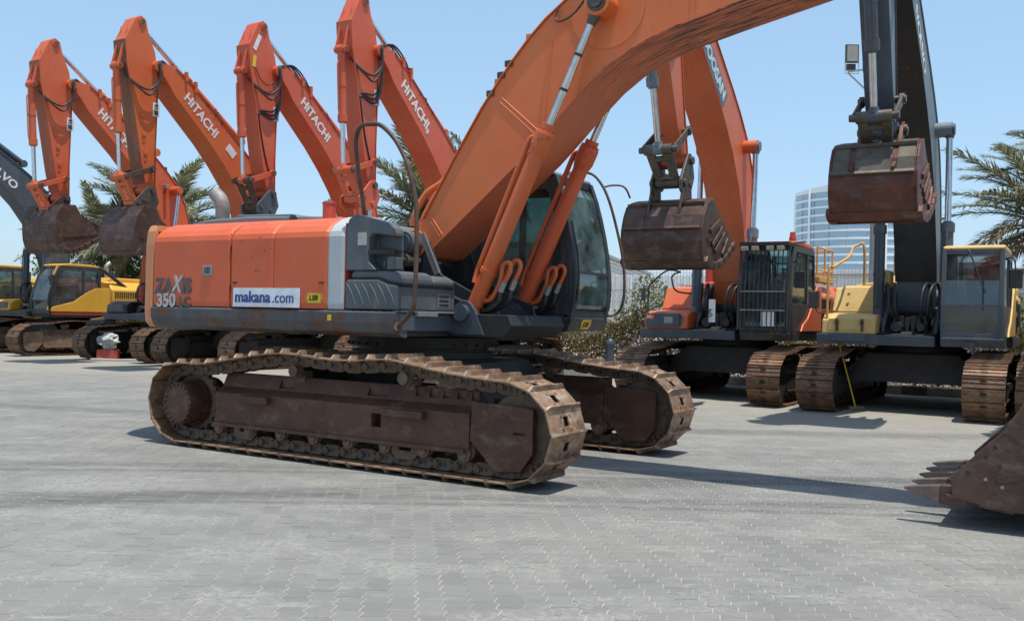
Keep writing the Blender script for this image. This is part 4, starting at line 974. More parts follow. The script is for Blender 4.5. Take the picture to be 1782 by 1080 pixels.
# ================================================================ VEGETATION
def leafmat(name, cols, rough=0.75, trans=0.3):
    n = N(name); at = n.n('ShaderNodeAttribute'); at.attribute_name = 'rnd'
    r = n.n('ShaderNodeValToRGB'); els = r.color_ramp.elements
    while len(els) < len(cols): els.new(0.5)
    for i, c in enumerate(cols): els[i].position = i/(len(cols)-1); els[i].color = (*c, 1)
    n.l(at.outputs['Fac'], r.inputs[0]); n.fin(r.outputs[0], rough, 0, 0.15)
    tr = n.n('ShaderNodeBsdfTranslucent'); n.l(r.outputs[0], tr.inputs[0]); mx = n.n('ShaderNodeMixShader'); mx.inputs[0].default_value = trans
    n.l(n.b.outputs[0], mx.inputs[1]); n.l(tr.outputs[0], mx.inputs[2]); n.l(mx.outputs[0], n.out.inputs[0]); return n.m
M['frond'] = leafmat('date_palm_frond_leaf', [(0.08, 0.09, 0.045), (0.17, 0.185, 0.10), (0.28, 0.29, 0.18), (0.40, 0.39, 0.26)])
M['frond_dry'] = leafmat('dry_palm_frond_leaf', [(0.15, 0.11, 0.06), (0.24, 0.18, 0.10), (0.32, 0.26, 0.16)])
M['bark'] = steel('palm_bark', (0.09, 0.06, 0.04), (0.20, 0.15, 0.10), rough=0.9, metal=0, scale=6)
M['hedge_dry'] = leafmat('dry_hedge_twigs', [(0.05, 0.035, 0.02), (0.13, 0.09, 0.05), (0.24, 0.17, 0.09), (0.34, 0.26, 0.15)])
M['hedge_leaf'] = leafmat('bougainvillea_leaves', [(0.03, 0.045, 0.01), (0.08, 0.10, 0.018), (0.14, 0.155, 0.03), (0.19, 0.14, 0.045)], 0.8, 0.4)
M['tree_leaf'] = leafmat('broad_tree_leaves', [(0.04, 0.075, 0.012), (0.09, 0.14, 0.02), (0.16, 0.21, 0.035), (0.22, 0.24, 0.06)])

def with_rnd(mb, name, mat, rv, parent=None):
    o = mb.obj(name, mat, parent); at = o.data.attributes.new('rnd', 'FLOAT', 'POINT'); at.data.foreach_set('value', rv); return o
def frond_mesh(seed, L, droop, mat, name='frond'):
    r = random.Random(seed); b = MB(); rv = []; P = []; n = 12
    a0 = 0.0; x = z = 0.0
    for k in range(n+1):
        P.append((x, 0, z)); t = k/n; ang = -droop*(t**1.4); x += L/n*math.cos(ang); z += L/n*math.sin(ang)
    b.tube(P, 0.02, 5, True, [0.035*(1-0.85*k/n) for k in range(n+1)]); rv += [0.75]*len(b.v)
    m_ = 84
    for k in range(4, m_):
        t = k/m_; f = t*n; i = min(int(f), n-1); p = Vector(P[i]).lerp(Vector(P[i+1]), f-i); d = (Vector(P[i+1])-Vector(P[i])).normalized()
        ll = (0.48*math.sin(math.pi*min(1, 0.18+t*0.80))**0.7+0.10)*r.uniform(.8, 1.1)*L/2.9
        for sy in (-1, 1):
            q = r.random(); sd = Vector((0, sy, 0)); nz = Vector((-d.z, 0, d.x))
            v = (d*r.uniform(0.7, 1.05)+sd*r.uniform(.5, .95)+nz*r.uniform(-0.1, .45)).normalized()
            wv = v.cross(nz).normalized()*0.022*L/2.9
            tip = p+v*ll+Vector((0, 0, -ll*0.30*r.random())); mid = p+v*ll*0.5+nz*0.01
            b.add([p-wv*0.5, p+wv*0.5, mid+wv, mid-wv, tip], [(0, 1, 2, 3), (3, 2, 4)]); rv += [q]*5
    me = b.mesh(name, mat); at = me.attributes.new('rnd', 'FLOAT', 'POINT'); at.data.foreach_set('value', rv); return me
FR = [frond_mesh(s, 3.0, d, M['frond']) for s, d in ((1, 0.9), (2, 1.3), (3, 0.6), (4, 1.6), (5, 1.1))]
FD = [frond_mesh(s, 2.6, d, M['frond_dry']) for s, d in ((11, 1.0), (12, 1.5))]
def palm(loc, trunk_h, sc, label, seed, nf=38, lean=(0, 0), dry=0.84):
    r = random.Random(seed); root = empty('date_palm', loc); tag(root, label, 'palm tree', 'date palms behind the fence')
    top = Vector((lean[0], lean[1], trunk_h)); b = MB(); n = int(trunk_h/0.16)
    P = [Vector((0, 0, 0)).lerp(top, (k/n)) for k in range(n+1)]
    b.tube(P, 0.2, 10, True, [0.24*(1.0+0.14*(k % 2))*(1-0.15*k/n) for k in range(n+1)]); b.obj('trunk', M['bark'], root)
    for k in range(nf):
        az_ = k*2.39996+r.uniform(-.2, .2); t = k/nf; el = 1.35-1.75*t+r.uniform(-.12, .12)
        me = FD[k % 2] if t > dry else FR[k % 5]; o = link('frond', me, root)
        o.location = top+Vector((0.12*math.cos(az_), 0.12*math.sin(az_), 0.1-0.3*t)); o.rotation_euler = (r.uniform(-.4, .4), -el, az_); s = sc*r.uniform(.85, 1.1); o.scale = (s, s, s)
    return root
def mass(P0, fn_inside, count, size, seed, up=0.3):
    r = random.Random(seed); b = MB(); rv = []; k = 0
    while k < count:
        p, q = fn_inside(r)
        if p is None: continue
        k += 1; s = size*r.uniform(.6, 1.4); a = Vector((r.gauss(0, 1), r.gauss(0, 1), r.gauss(0, 1))).normalized(); c = a.cross(Vector((r.gauss(0, 1), r.gauss(0, 1), r.gauss(0, 1)))).normalized()*0.45
        b.add([p-a*s*.5, p+c*s*.5, p+a*s*.5, p-c*s*.5], [(0, 1, 2, 3)]); rv += [q]*4
    return b, rv
# dry hedge with greener tops, along the verge
def hedge_h(u): return 1.38+0.25*math.sin(u*0.9)+0.15*math.sin(u*2.3+1)+0.1*math.sin(u*5.1)
def green(u): return 0.5+0.5*math.sin(u*0.75+2.2)
def f_dry(r):
    u = r.uniform(-12, 36); v = abs(r.gauss(0, .45)); hh = hedge_h(u); z = 0.1+hh*r.random()**0.8
    p = K0+RU*u+RN*(1.25+r.uniform(-.6, .6)*(1-0.3*z)); p = p+Vector((0, 0, z)); return p, min(1, max(0, r.gauss(.55, .25)))
b, rv = mass(None, f_dry, 120000, 0.085, 5); h_ = with_rnd(b, 'dry_hedge', M['hedge_dry'], rv); tag(h_, kind='stuff')
def f_green(r):
    u = r.uniform(-12, 36); hh = hedge_h(u); top = hh*(1+0.45*max(0, math.sin(u*0.8-0.11)))
    if r.random() > 0.25+0.75*max(0, math.sin(u*0.8-0.11)): return None, 0
    z = 0.15+top*r.uniform(0.45, 1.05); p = K0+RU*u+RN*(1.35+r.uniform(-.6, .6)); return p+Vector((0, 0, z)), min(1, max(0, r.gauss(.6, .25)))
b, rv = mass(None, f_green, 45000, 0.085, 6); h_ = with_rnd(b, 'hedge_foliage', M['hedge_leaf'], rv); tag(h_, kind='stuff')
def tree(loc, h, rad, label, seed, count=16000, zs=0.8):
    r0 = random.Random(seed); root = empty('shade_tree', loc); tag(root, label, 'tree', 'leafy trees beyond the fence')
    cl = [(Vector((r0.gauss(0, rad*.5), r0.gauss(0, rad*.5), h*0.45+r0.uniform(-.35, .5)*h)), rad*r0.uniform(.28, .5)) for _ in range(26)]
    b = MB(); b.tube([(0, 0, 0), (.1, 0, h*.25), (0, .1, h*.5)], .2, 8, True, [.25, .2, .14])
    for c, _ in cl[:10]: b.tube([(0, 0.05, h*.3), tuple(c*0.6+Vector((0, 0, h*.15))), tuple(c)], .06, 5, True, [.1, .07, .03])
    b.obj('trunk', M['bark'], root)
    def f(r):
        c, q = cl[r.randrange(len(cl))]; d = Vector((r.gauss(0, 1), r.gauss(0, 1), r.gauss(0, 1))).normalized()*q*r.random()**0.4; d.z *= zs
        p = c+d
        if p.z < 0.15: return None, 0
        return p, min(1, max(0, r.gauss(.45+.25*(d.z/q), .2)))
    b, rv = mass(None, f, count, 0.16, seed+1); with_rnd(b, 'crown', M['tree_leaf'], rv, root); return root

palm((-15.9, 43, 0), 5.0, 1.42, 'date palm behind the two leftmost raised orange arms, crown partly hidden by a bucket', 21, 56)
palm((-19.6, 45, 0), 4.3, 1.15, 'date palm at far left with drooping fronds above the yellow excavator', 25, 40)
palm((-3.2, 37, 0), 5.0, 1.3, 'date palm between the fourth raised arm and the big orange boom', 22, 50)
palm((-1.6, 41, 0), 7.3, 1.0, 'tallest date palm, its crown just left of the big orange boom', 26, 36)
palm((14.7, 25.6, 0), 4.4, 1.05, 'date palm at the right edge of the picture above the cab of the grey excavator', 23, 52, dry=0.6)
palm((16.1, 26.5, 0), 6.0, 0.85, 'higher date palm cut off by the right edge of the picture', 27, 44, dry=0.7)
tree((-19.5, 46.5, 0), 4.2, 3.2, 'light green leafy tree behind the yellow excavator cab', 31, 15000)
tree((-16.0, 47.5, 0), 3.6, 3.0, 'light green leafy tree behind the bucket of the second orange excavator', 33, 13000)

# ================================================================ FENCES, BUILDINGS, POLES
M['galv'] = mk('galvanised_wire', (0.42, 0.43, 0.43), 0.45, 0.4)
def rowpt(u, v, z=0): p = K0+RU*u+RN*v; return Vector((p.x, p.y, z))
f0 = empty('chain_link_fence', tuple(rowpt(0, 2.3)), math.atan2(RU.y, RU.x)); tag(f0, 'grey chain link fence with diamond mesh behind the dry hedge', 'fence')
pm = MB().cyl((0, 0, 0.05), (0, 0, 2.45), 0.03, 8).cyl((0, 0, 2.45), (0, 0, 2.5), 0.035, 8).mesh('post', M['galv'])
for k in range(-5, 15): o = link('post', pm, f0); o.location = (k*2.6, 0, 0)
b = MB(); H = 2.25; s = 0.115
k = -13.0
while k < 36:
    for sg in (-1, 1):
        a = Vector((k, 0.004*sg, .12)); c = Vector((k+sg*H*0.72, 0.004*sg, .12+H)); b.tube([a, c], 0.0042, 3, False)
    k += s
for z in (0.12, 2.37): b.tube([(-13, 0, z), (36, 0, z)], 0.012, 5)
o = b.obj('wire_mesh', M['galv'], f0); o['kind'] = 'stuff'
f1 = empty('wire_panel_fence', tuple(rowpt(0, 5.2)), math.atan2(RU.y, RU.x)); tag(f1, 'tall fence of upright grey wires in front of the white site cabins', 'fence')
pm = MB().box(-0.03, 0.03, -0.03, 0.03, 0, 3.2).mesh('post', M['galv'])
for k in range(-5, 8): o = link('post', pm, f1); o.location = (k*2.6, 0, 0)
b = MB(); k = -13.0
while k < 18: b.box(k-0.004, k+0.004, -0.004, 0.004, 0.1, 3.1); k += 0.10
for z in (0.3, 1.2, 2.1, 3.0): b.tube([(-13, 0, z), (18, 0, z)], 0.008, 4)
o = b.obj('wire_mesh', M['galv'], f1); o['kind'] = 'stuff'

# ribbed warehouse
n = N('ribbed_grey_cladding'); M['clad'] = n.fin(n.mix(n.ramp(n.noise(.3, 4), .3, .7), (0.44, 0.45, 0.45), (0.50, 0.51, 0.51)), 0.6)
M['dim_glass'] = mk('blue_tinted_window', (0.06, 0.10, 0.15), 0.15)
A = Vector((4.6, 66, 0)); B = Vector((15.6, 107, 0)); d = (B-A); L = d.length; ang = math.atan2(d.y, d.x)
wh = empty('warehouse', tuple(A), ang); tag(wh, 'long low grey warehouse with ribbed walls and a strip of dark blue windows', 'building')
wb = MB().box(0, L, 0.06, 25, -0.05, 6.6); wb.obj('wall', M['clad'], wh)
cp = MB().box(0, L-0.15, -0.06, -0.03, 0, 0.01).mesh('cladding_panel', M['clad'])
rm = MB().box(0, L, -0.02, 0.058, 0, 0.26).mesh('cladding_rib', M['clad'])
for k in range(20): o = link('cladding_rib', rm, wh); o.location = (0, 0, 0.2+k*0.32)
wm = MB().box(0, 3.6, -0.08, 0.05, 0, 1.05).mesh('window', M['dim_glass'])
for k in range(9): o = link('window', wm, wh); o.location = (1+k*4.2, 0, 3.2)
MB().box(-0.2, L+0.2, -0.2, 25.2, 6.6, 6.85).obj('roof', M['grey_metal'], wh)

# curved glass tower
n = N('pale_blue_curtain_glass'); M['tower_glass'] = n.fin(n.mix(n.noise(.05, 3), (0.27, 0.42, 0.56), (0.33, 0.48, 0.61)), 0.25)  # paleness carries the distance haze in the glass colour
n = N('white_tower_cladding'); M['tower_white'] = n.fin((0.74, 0.78, 0.80), 0.5)
tw = empty('glass_tower', (146.5, 400, 0), 0); tag(tw, 'rounded office tower of pale blue glass with white floor bands', 'tower')
RT, FH, NF = 27.5, 3.25, 17
def arc(r, a0, a1, n): return [(r*math.cos(a0+(a1-a0)*k/n), r*math.sin(a0+(a1-a0)*k/n)) for k in range(n+1)]
MB().prism(arc(RT-0.5, 0, 2*math.pi*(35/36), 35), 0, NF*FH, axis='z').obj('core', M['tower_white'], tw)
slab = MB(); outer = arc(RT+0.25, math.pi, 2*math.pi, 36); slab.prism(outer, 0, 0.8, axis='z'); slabm = slab.mesh('floor_band', M['tower_white']); recalc(slabm)
gls = []
for k in range(12):
    a0 = math.pi+math.pi*k/12+0.012; a1 = math.pi+math.pi*(k+1)/12-0.012
    q = MB(); q.prism(arc(RT, a0, a1, 3)+arc(RT-0.4, a1, a0, 3), 0, FH-0.8, axis='z'); me = q.mesh('window_strip', M['tower_glass']); recalc(me); gls.append(me)
for f in range(NF):
    o = link('floor_band', slabm, tw); o.location = (0, 0, f*FH)
    for me in gls: o = link('window_strip', me, tw); o.location = (0, 0, f*FH+0.8)
q = MB(); P = arc(RT+0.3, math.pi, 2*math.pi, 24)
q.loft([[(x, y, NF*FH), (x*.98, y*.98, NF*FH), (x*.98, y*.98, NF*FH+1.5+0.16*(x+RT)*(1 if x < 0 else RT/(x+RT))), (x, y, NF*FH+1.5+0.16*(x+RT)*(1 if x < 0 else RT/(x+RT)))] for x, y in P]); qo = q.obj('parapet', M['tower_white'], tw); recalc(qo.data)
for a in (0.14, 0.5, 0.8): x, y = (RT+0.5)*math.cos(math.pi*(1+a)), (RT+0.5)*math.sin(math.pi*(1+a)); MB().box(x-.4, x+.4, y-.4, y+.4, 0, NF*FH+1.5).obj('mullion', M['tower_white'], tw)

# white site cabins with blue posts
M['cabin'] = mk('white_cabin_panel', (0.80, 0.84, 0.86), 0.5)
cbn = empty('site_cabin', tuple(rowpt(-0.6, 10.5)), math.atan2(RU.y, RU.x)); tag(cbn, 'white site cabin with blue corner posts beyond the wire fence', 'cabin')
MB().box(-10.5, 3.2, -3, -0.04, 0, 3.2).obj('wall', M['cabin'], cbn)
cm = MB().box(0, 0.86, -0.04, 0, 0.1, 3.1).mesh('wall_panel', M['cabin'])
for k in range(15): o = link('wall_panel', cm, cbn); o.location = (-10.4+k*0.9, 0.0, 0)
bp_ = MB().box(-0.12, 0.12, -0.02, 0.06, 0, 3.22).mesh('corner_post', M['blue_paint'])
for x in (3.15, -0.9, -4.9, -9): o = link('corner_post', bp_, cbn); o.location = (x, 0, 0)
for x in (-0.2, -2.9): MB().box(x-0.2, x+0.2, -0.01, 0.02, 1.6, 2.5).obj('window', M['dim_glass'], cbn)
MB().box(-10.7, 3.4, -3.2, 0.2, 3.22, 3.38).obj('roof', M['cabin'], cbn)
shd = empty('low_shed', tuple(rowpt(6.5, 13)), math.atan2(RU.y, RU.x)); tag(shd, 'pale ribbed shed wall beyond the fence, left of the caged orange cab', 'shed')
MB().box(-2.2, 3.5, -2, -0.05, 0, 3.35).obj('wall', M['cabin'], shd)
rm2 = MB().box(0, 0.16, -0.05, 0, 0, 3.3).mesh('wall_rib', M['cabin'])
for k in range(19): o = link('wall_rib', rm2, shd); o.location = (-2.1+k*0.29, 0, 0)

# floodlight mast
ml = empty('floodlight_mast', (11.4, 30, 0), 0); tag(ml, 'grey steel lighting pole with two square floodlights on a side bracket', 'light pole')
MB().cyl((0, 0, 0), (0, 0, 10.6), 0.11, 14, 0.08).obj('pole', M['grey_metal'], ml)
MB().beam((-0.9, 0, 9.55), (0, 0, 9.7), 0.05, 0.05).beam((-0.9, 0, 9.52), (0, 0, 8.7), 0.04, 0.04).obj('bracket', M['grey_metal'], ml)
for x, z in ((-0.78, 10.12), (-0.22, 10.2)):
    f = MB().box(x-0.21, x+0.21, -0.04, 0.05, z-0.28, z+0.30).box(x-0.14, x+0.14, 0.03, 0.15, z-0.50, z-0.30).obj('floodlight', M['charcoal'], ml, 0.01)
    MB().box(x-0.17, x+0.17, -0.052, -0.042, z-0.24, z+0.26).obj('lens', M['lens'], f)
    MB().tube([(x-.21, 0, z-.25), (x-.21, 0, z-.62), (x+.21, 0, z-.62), (x+.21, 0, z-.25)], .012, 5).obj('yoke', M['grey_metal'], f)

# bollard
bl = MB().cyl((0, 0, 0), (0, 0, 0.78), 0.10, 18).tube([(0, 0, .78), (0, 0, .84), (0, 0, .9), (0, 0, .93)], .1, 18, True, [.105, .10, .075, .02]).cyl((0, 0, .70), (0, 0, .73), .107, 18)
o = bl.obj('bollard', M['slate']); o.location = (2.5, 23.9, 0.1); tag(o, 'short dark round bollard with a domed top in front of the dry hedge', 'bollard')

# ================================================================ MAIN EXCAVATOR
def main_excavator():
    root = empty('excavator', (-0.99887, 10.78769, 0), -0.547967)
    tag(root, 'large orange excavator in the foreground with its boom leaving the top of the picture', 'excavator')
    # ---------------- undercarriage
    undercarriage(root, 2.745, 0.635, True, (M['shoe'], M['chain']), 2, M['track_frame'], 0.2285, TOP_SAG)
    # ---------------- upper frame
    ap = MB(); sec = [(-1.40, 1.535), (-1.572, 1.535), (-1.585, 1.515), (-1.582, 1.42), (-1.54, 1.325), (-1.46, 1.285), (-1.40, 1.285)]
    R = []
    for x, k in ((-2.72, .0), (-2.6, 0), (-1.9, .006), (-1.2, -.004), (-0.7, -.012), (-0.62, -.03), (-0.5, -.008), (0.1, 0.002), (0.7, 0), (0.84, 0)): R.append([(x, y-(k if y < -1.5 else 0), z+(0.3*k if z < 1.4 else 0)) for y, z in sec])
    ap.loft(R); ao = ap.obj('side_apron', M['apron'], root, 0.006); recalc(ao.data)
    ap = MB(); ap.box(0.78, 0.848, -1.565, -0.60, 1.345, 1.52); ap.box(0.78, 0.856, -1.57, -0.60, 1.522, 1.545); a2 = ap.obj('front_apron', M['slate'], root, 0.012)
    st = MB(); st.box(0.857, 0.90, -1.30, -0.98, 1.49, 1.54); st.box(0.857, 0.90, -0.979, -0.50, 1.525, 1.545); sto = st.obj('step_plate', M['grey_metal'], a2, .004)
    u = MB(); u.box(-2.7, 0.779, -1.40, -0.62, 1.29, 1.53); u.prism([(-2.7, 1.29), (1.45, 1.29), (1.55, 1.42), (1.50, 1.53), (-2.7, 1.53)], -0.619, 0.5); u.box(-2.7, -0.35, 0.5, 1.56, 1.29, 1.53); uo = u.obj('upper_frame', M['black'], root, 0.01); recalc(uo.data)
    yl = MB().box(-0.02, 0.03, -1.5885, -1.5845, 1.43, 1.49); yl.obj('warning_sticker', M['decal_yellow'], ao)
    # counterweight
    half = [(-2.722, 1.565), (-2.82, 1.56), (-2.95, 1.49), (-3.12, 1.28), (-3.28, .95), (-3.38, .5)]
    P = half+[(-3.41, 0)]+[(x, -y) for x, y in half[::-1]]
    cw = MB(); ks = [(1.30, 0.93), (1.36, .985), (1.5, 1.0), (2.25, 1.0), (2.40, .985), (2.47, .95)]
    rings = []
    for z, k in ks: rings.append([(-2.722+(x+2.722)*k if True else x, y*(1-(1-k)*0.6), z) for x, y in P])
    cw.loft(rings, smooth=False); co = cw.obj('counterweight', M['orange_pale'], root, 0.02, label='faded, rust streaked rear counterweight'); recalc(co.data)
    MB().box(-2.728, -2.70, -1.5, 1.5, 1.32, 2.40).obj('counterweight_seam', M['black'], co)
    # engine side doors
    dsec = [(-1.40, 1.54), (-1.565, 1.545), (-1.575, 1.60), (-1.578, 2.27), (-1.562, 2.325), (-1.50, 2.39), (-1.40, 2.452), (-1.28, 2.492), (-1.1, 2.51), (-0.95, 2.51), (-0.95, 2.44), (-1.3, 2.40), (-1.5, 2.2)]
    def door(x0, x1, name, mat, slope=0.0, lean=0.03, label=None):
        D = MB(); R = []
        for x in (x0, x0+0.03, x1-0.03, x1):
            e = 0.010 if x in (x0, x1) else 0.0
            R.append([(x-lean*max(0, (z-2.25)/0.25), y+(e if y < -1.2 else 0), z-(e if z > 2.3 else 0)+slope*(x+2.7)*(z-1.54)) for y, z in dsec])
        D.loft(R); o = D.obj(name, mat, root, 0.004, label=label); recalc(o.data); return o
    d1 = door(-2.695, -1.452, 'side_door', M['orange']); d2 = door(-1.430, -0.800, 'side_door', M['orange']); d3 = door(-0.797, -0.045, 'side_door', M['orange'])
    door(-0.043, 0.168, 'stripe_panel', M['white_stripe'], label='scuffed white stripe panel')
    MB().box(0.1685, 0.176, -1.560, -1.0, 1.545, 2.40).obj('door_seal', M['red'], root, 0.004)
    fil = MB(); fil.prism([(-1.38, 1.54), (-1.52, 2.2), (-1.35, 2.39), (-1.1, 2.43), (.9, 2.43), (1.35, 2.40), (1.5, 2.2), (1.52, 1.54)], -2.715, -0.50, axis='x'); fo = fil.obj('engine_bay', M['orange'], root, 0.01); recalc(fo.data)
    MB().prism([(-1.38, 1.54), (-1.5, 2.2), (-1.35, 2.37), (-0.7, 2.40), (-0.55, 1.54)], -0.499, 0.19, axis='x').obj('tank_bay', M['black'], root)
    la = MB().box(-1.865, -1.715, -1.588, -1.570, 1.885, 1.995); lo = la.obj('latch', M['grey_metal'], d1, 0.004)
    MB().box(-1.838, -1.742, -1.592, -1.586, 1.905, 1.975).box(-1.80, -1.775, -1.60, -1.588, 1.91, 1.97).obj('latch_recess', M['slate'], lo)
    for dd, x_ in ((d2, -1.36), (d3, -0.12)):
        hd = MB().box(x_-.03, x_+.03, -1.586, -1.574, 1.80, 1.815); hd.obj('latch_slot', M['black'], dd)
    dn = MB().tube(smooth_path([(-2.69, -1.545, 2.335), (-2.2, -1.548, 2.335), (-1.8, -1.548, 2.335), (-1.46, -1.546, 2.335)], 3), 0.004, 5); dn.obj('door_crease', M['orange'], d1)
    hs = MB()
    for z in (1.72, 2.15): hs.cyl((-1.441, -1.572, z), (-1.441, -1.572, z+0.05), 0.008, 6)
    hs.obj('hinge', M['black'], d1)
    # lettering
    y = -1.577
    z0 = 1.762
    text('ZA', 0.225, (-2.655, y, z0), (1, 0, 0.005), (0, -1, 0), M['decal_grey'], d1, bold=0.045, sx=0.98, shear=0.05)
    text('X', 0.26, (-2.372, y, z0+0.02), (1, 0, 0.005), (0, -1, 0), M['white_stripe'], d1, bold=0.03, sx=0.82, shear=0.25)
    text('IS', 0.225, (-2.205, y, z0), (1, 0, 0.005), (0, -1, 0), M['decal_grey'], d1, bold=0.045, sx=0.98, shear=0.05)
    text('350', 0.21, (-2.625, y, 1.60), (1, 0, 0.008), (0, -1, 0), M['white_stripe'], d1, bold=0.035, sx=1.02)
    text('LC', 0.15, (-2.255, y, 1.585), (1, 0, 0.008), (0, -1, 0), M['decal_grey'], d1, bold=0.04, sx=1.1)
    sg = MB().box(-1.375, -0.405, -1.5845, -1.5795, 1.552, 1.752).obj('web_address_sign', M['decal_white'], d2)
    text('makana', 0.168, (-1.345, -1.5845, 1.652), (1, 0, 0.0), (0, -1, 0), M['decal_blue'], sg, bold=0.018, sx=1.04)
    text('.com', 0.165, (-0.79, -1.5845, 1.648), (1, 0, 0.0), (0, -1, 0), M['decal_blue'], sg, bold=0.0, sx=0.95)
    def lsr(o_, d, nn, par, s=1.0):
        d = Vector(d).normalized(); nn = Vector(nn).normalized(); u = nn.cross(d); O = Vector(o_)
        hx = [(-.135, 0), (-.105, .062), (.105, .062), (.135, 0), (.105, -.062), (-.105, -.062)]
        b = MB(); b.loft([[tuple(O+d*x*s+u*z*s+nn*h) for x, z in hx] for h in (0.001, 0.004)]); p = b.obj('hexagon_sticker', M['decal_yellow'], par); recalc(p.data)
        e = MB(); e.loft([[tuple(O+d*x*s*k+u*z*s*k+nn*h) for x, z in hx] for h, k in ((.0045, .93), (.0055, .93))]); q = MB()
        V = [tuple(O+d*x*s*k+u*z*s*k+nn*.005) for k in (.92, .86) for x, z in hx]; q.add(V, [(i, (i+1) % 6, 6+(i+1) % 6, 6+i) for i in range(6)]); qo = q.obj('sticker_border', M['decal_black'], p)
        text('LSR', 0.088*s, O-d*0.083*s+nn*0.001, d, nn, M['decal_black'], p, bold=0.03, sx=1.05, shear=0.2)
    lsr((-0.21, -1.577, 1.652), (1, 0, 0), (0, -1, 0), d3, 0.85)
    # top covers
    c = MB(); c.prism([(-2.98, 2.40), (-2.94, 2.53), (-2.55, 2.585), (-1.9, 2.60), (-1.0, 2.575), (-0.48, 2.55), (-0.40, 2.42)], -0.94, 0.95); ho = c.obj('engine_cover', M['grey_hood'], root, 0.02); recalc(ho.data)
    c = MB(); c.prism([(-2.45, 2.6), (-2.3, 2.66), (-1.4, 2.64), (-1.3, 2.58)], -0.7, 0.7); o = c.obj('raised_lid', M['grey_hood'], ho, 0.01); recalc(o.data)
    ex = MB(); pth = smooth_path([(-2.46, -0.8, 2.55), (-2.46, -0.8, 2.74), (-2.50, -0.8, 2.84), (-2.60, -0.8, 2.92)], 6); ex.tube(pth, 0.085, 16, False); ex.tube(pth[::-1], 0.078, 16, False); ex.obj('exhaust_pipe', M['dull'], root)
    rp = MB().cyl((-0.565, -1.0, 2.50), (-0.565, -1.0, 2.68), 0.072, 20).cyl((-0.565, -1.0, 2.68), (-0.565, -1.0, 2.70), 0.078, 20); ro = rp.obj('air_intake', M['red'], root); MB().cyl((-0.565, -1.0, 2.70), (-0.565, -1.0, 2.712), 0.06, 16).cyl((-0.565, -1., 2.71), (-0.565, -1., 2.735), 0.02, 8).obj('intake_cap', M['grey_metal'], ro)
    MB().cyl((-0.98, -1.12, 2.50), (-0.98, -1.12, 2.545), 0.045, 14).cyl((-0.98, -1.12, 2.545), (-0.98, -1.12, 2.565), 0.03, 10).obj('filler_cap', M['charcoal'], root)
    # ---------------- grey tank cover
    t = MB(); t.prism([(0.178, 1.93), (0.178, 2.36), (0.21, 2.44), (0.30, 2.485), (0.69, 2.39), (0.765, 2.33), (0.78, 2.29), (0.78, 1.93)], -1.562, -1.40)
    to = t.obj('tank_cover', M['grey_cover'], root, 0.022)
    cc = MB(); cc.prism([(0.47, 2.02), (0.47, 2.24), (0.52, 2.29), (0.9, 2.24), (0.9, 1.90), (0.60, 1.90), (0.53, 1.97)], -1.7, -1.42); cut(to, cc)
    for ya, yb, xe, ze in ((-1.399, -1.05, 0.44, 2.44), (-1.049, -0.62, 0.17, 2.45)):
        q = MB(); q.prism([(0.178 if xe > .2 else .1, 1.60), (0.178 if xe > .2 else .1, ze), (xe-.02, ze-.03), (xe, ze-0.08), (xe, 1.60)], ya, yb); qo = q.obj('tank_body', M['grey_cover'], root, 0.01); recalc(qo.data)
    sp = MB(); sp.box(0.46, 0.79, -1.56, -1.43, 2.115, 2.132); sp.box(0.46, 0.79, -1.562, -1.548, 2.085, 2.115)
    for k in range(8): sp.box(0.475+k*0.04, 0.495+k*0.04, -1.555, -1.44, 2.132, 2.142)
    sp.obj('step_plate', M['frame_dark'], to, 0.003)
    for k in range(3):
        sl = MB(); sl.prism([(0.545+k*.062, 1.95), (0.555+k*.062, 2.03), (0.567+k*.062, 2.03), (0.557+k*.062, 1.95)], -1.424, -1.414); sl.obj('slot', M['grey_metal'], to)
    MB().box(0.70, 0.782, -1.558, -1.41, 1.935, 2.06).obj('inner_block', M['grey_cover'], to, 0.012)
    MB().box(0.335, 0.445, -1.5675, -1.5625, 2.175, 2.30).obj('paper_label', M['paper'], to)
    # battery box with its front face at the corner of the deck, lid on top
    b = MB(); b.prism([(0.19, 1.548), (0.19, 1.815), (0.215, 1.842), (0.60, 1.842), (0.72, 1.80), (0.852, 1.783), (0.852, 1.548)], -1.572, -0.62); bo = b.obj('battery_box', M['grey_cover'], root, 0.022); recalc(bo.data)
    for k in range(3): MB().box(0.845, 0.856, -0.90, -0.735, 1.60+k*0.043, 1.622+k*0.043).obj('vent_slot', M['black'], bo)
    MB().box(0.846, 0.8535, -0.92, -0.715, 1.585, 1.725).obj('vent_plate', M['grey_hood'], bo)
    MB().cyl((0.85, -0.994, 1.715), (0.857, -0.994, 1.715), 0.011, 8).obj('bolt', M['black'], bo)  # black disc standing in for the dark of a small hole
    for k in range(6):
        x = 0.215+k*0.097; rb = MB().tube(smooth_path([(x, -1.574, 1.795), (x+0.045, -1.574, 1.735), (x+0.09, -1.574, 1.66), (x+0.12, -1.574, 1.59)], 4), 0.008, 6); rb.obj('stiffening_rib', M['grey_cover'], bo)
    l = MB(); l.prism([(0.235, 1.849), (0.24, 1.91), (0.28, 1.932), (0.78, 1.925), (0.845, 1.90), (0.866, 1.85), (0.866, 1.79), (0.73, 1.807), (0.61, 1.849)], -1.545, -1.02); lo = l.obj('battery_box_lid', M['grey_cover'], root, 0.026); recalc(lo.data)
    l = MB(); l.prism([(0.235, 1.849), (0.24, 1.905), (0.28, 1.922), (0.77, 1.905), (0.84, 1.87), (0.860, 1.84), (0.860, 1.79), (0.73, 1.807), (0.61, 1.849)], -1.019, -0.64); l2 = l.obj('battery_box_lid', M['grey_cover'], root, 0.035); recalc(l2.data)
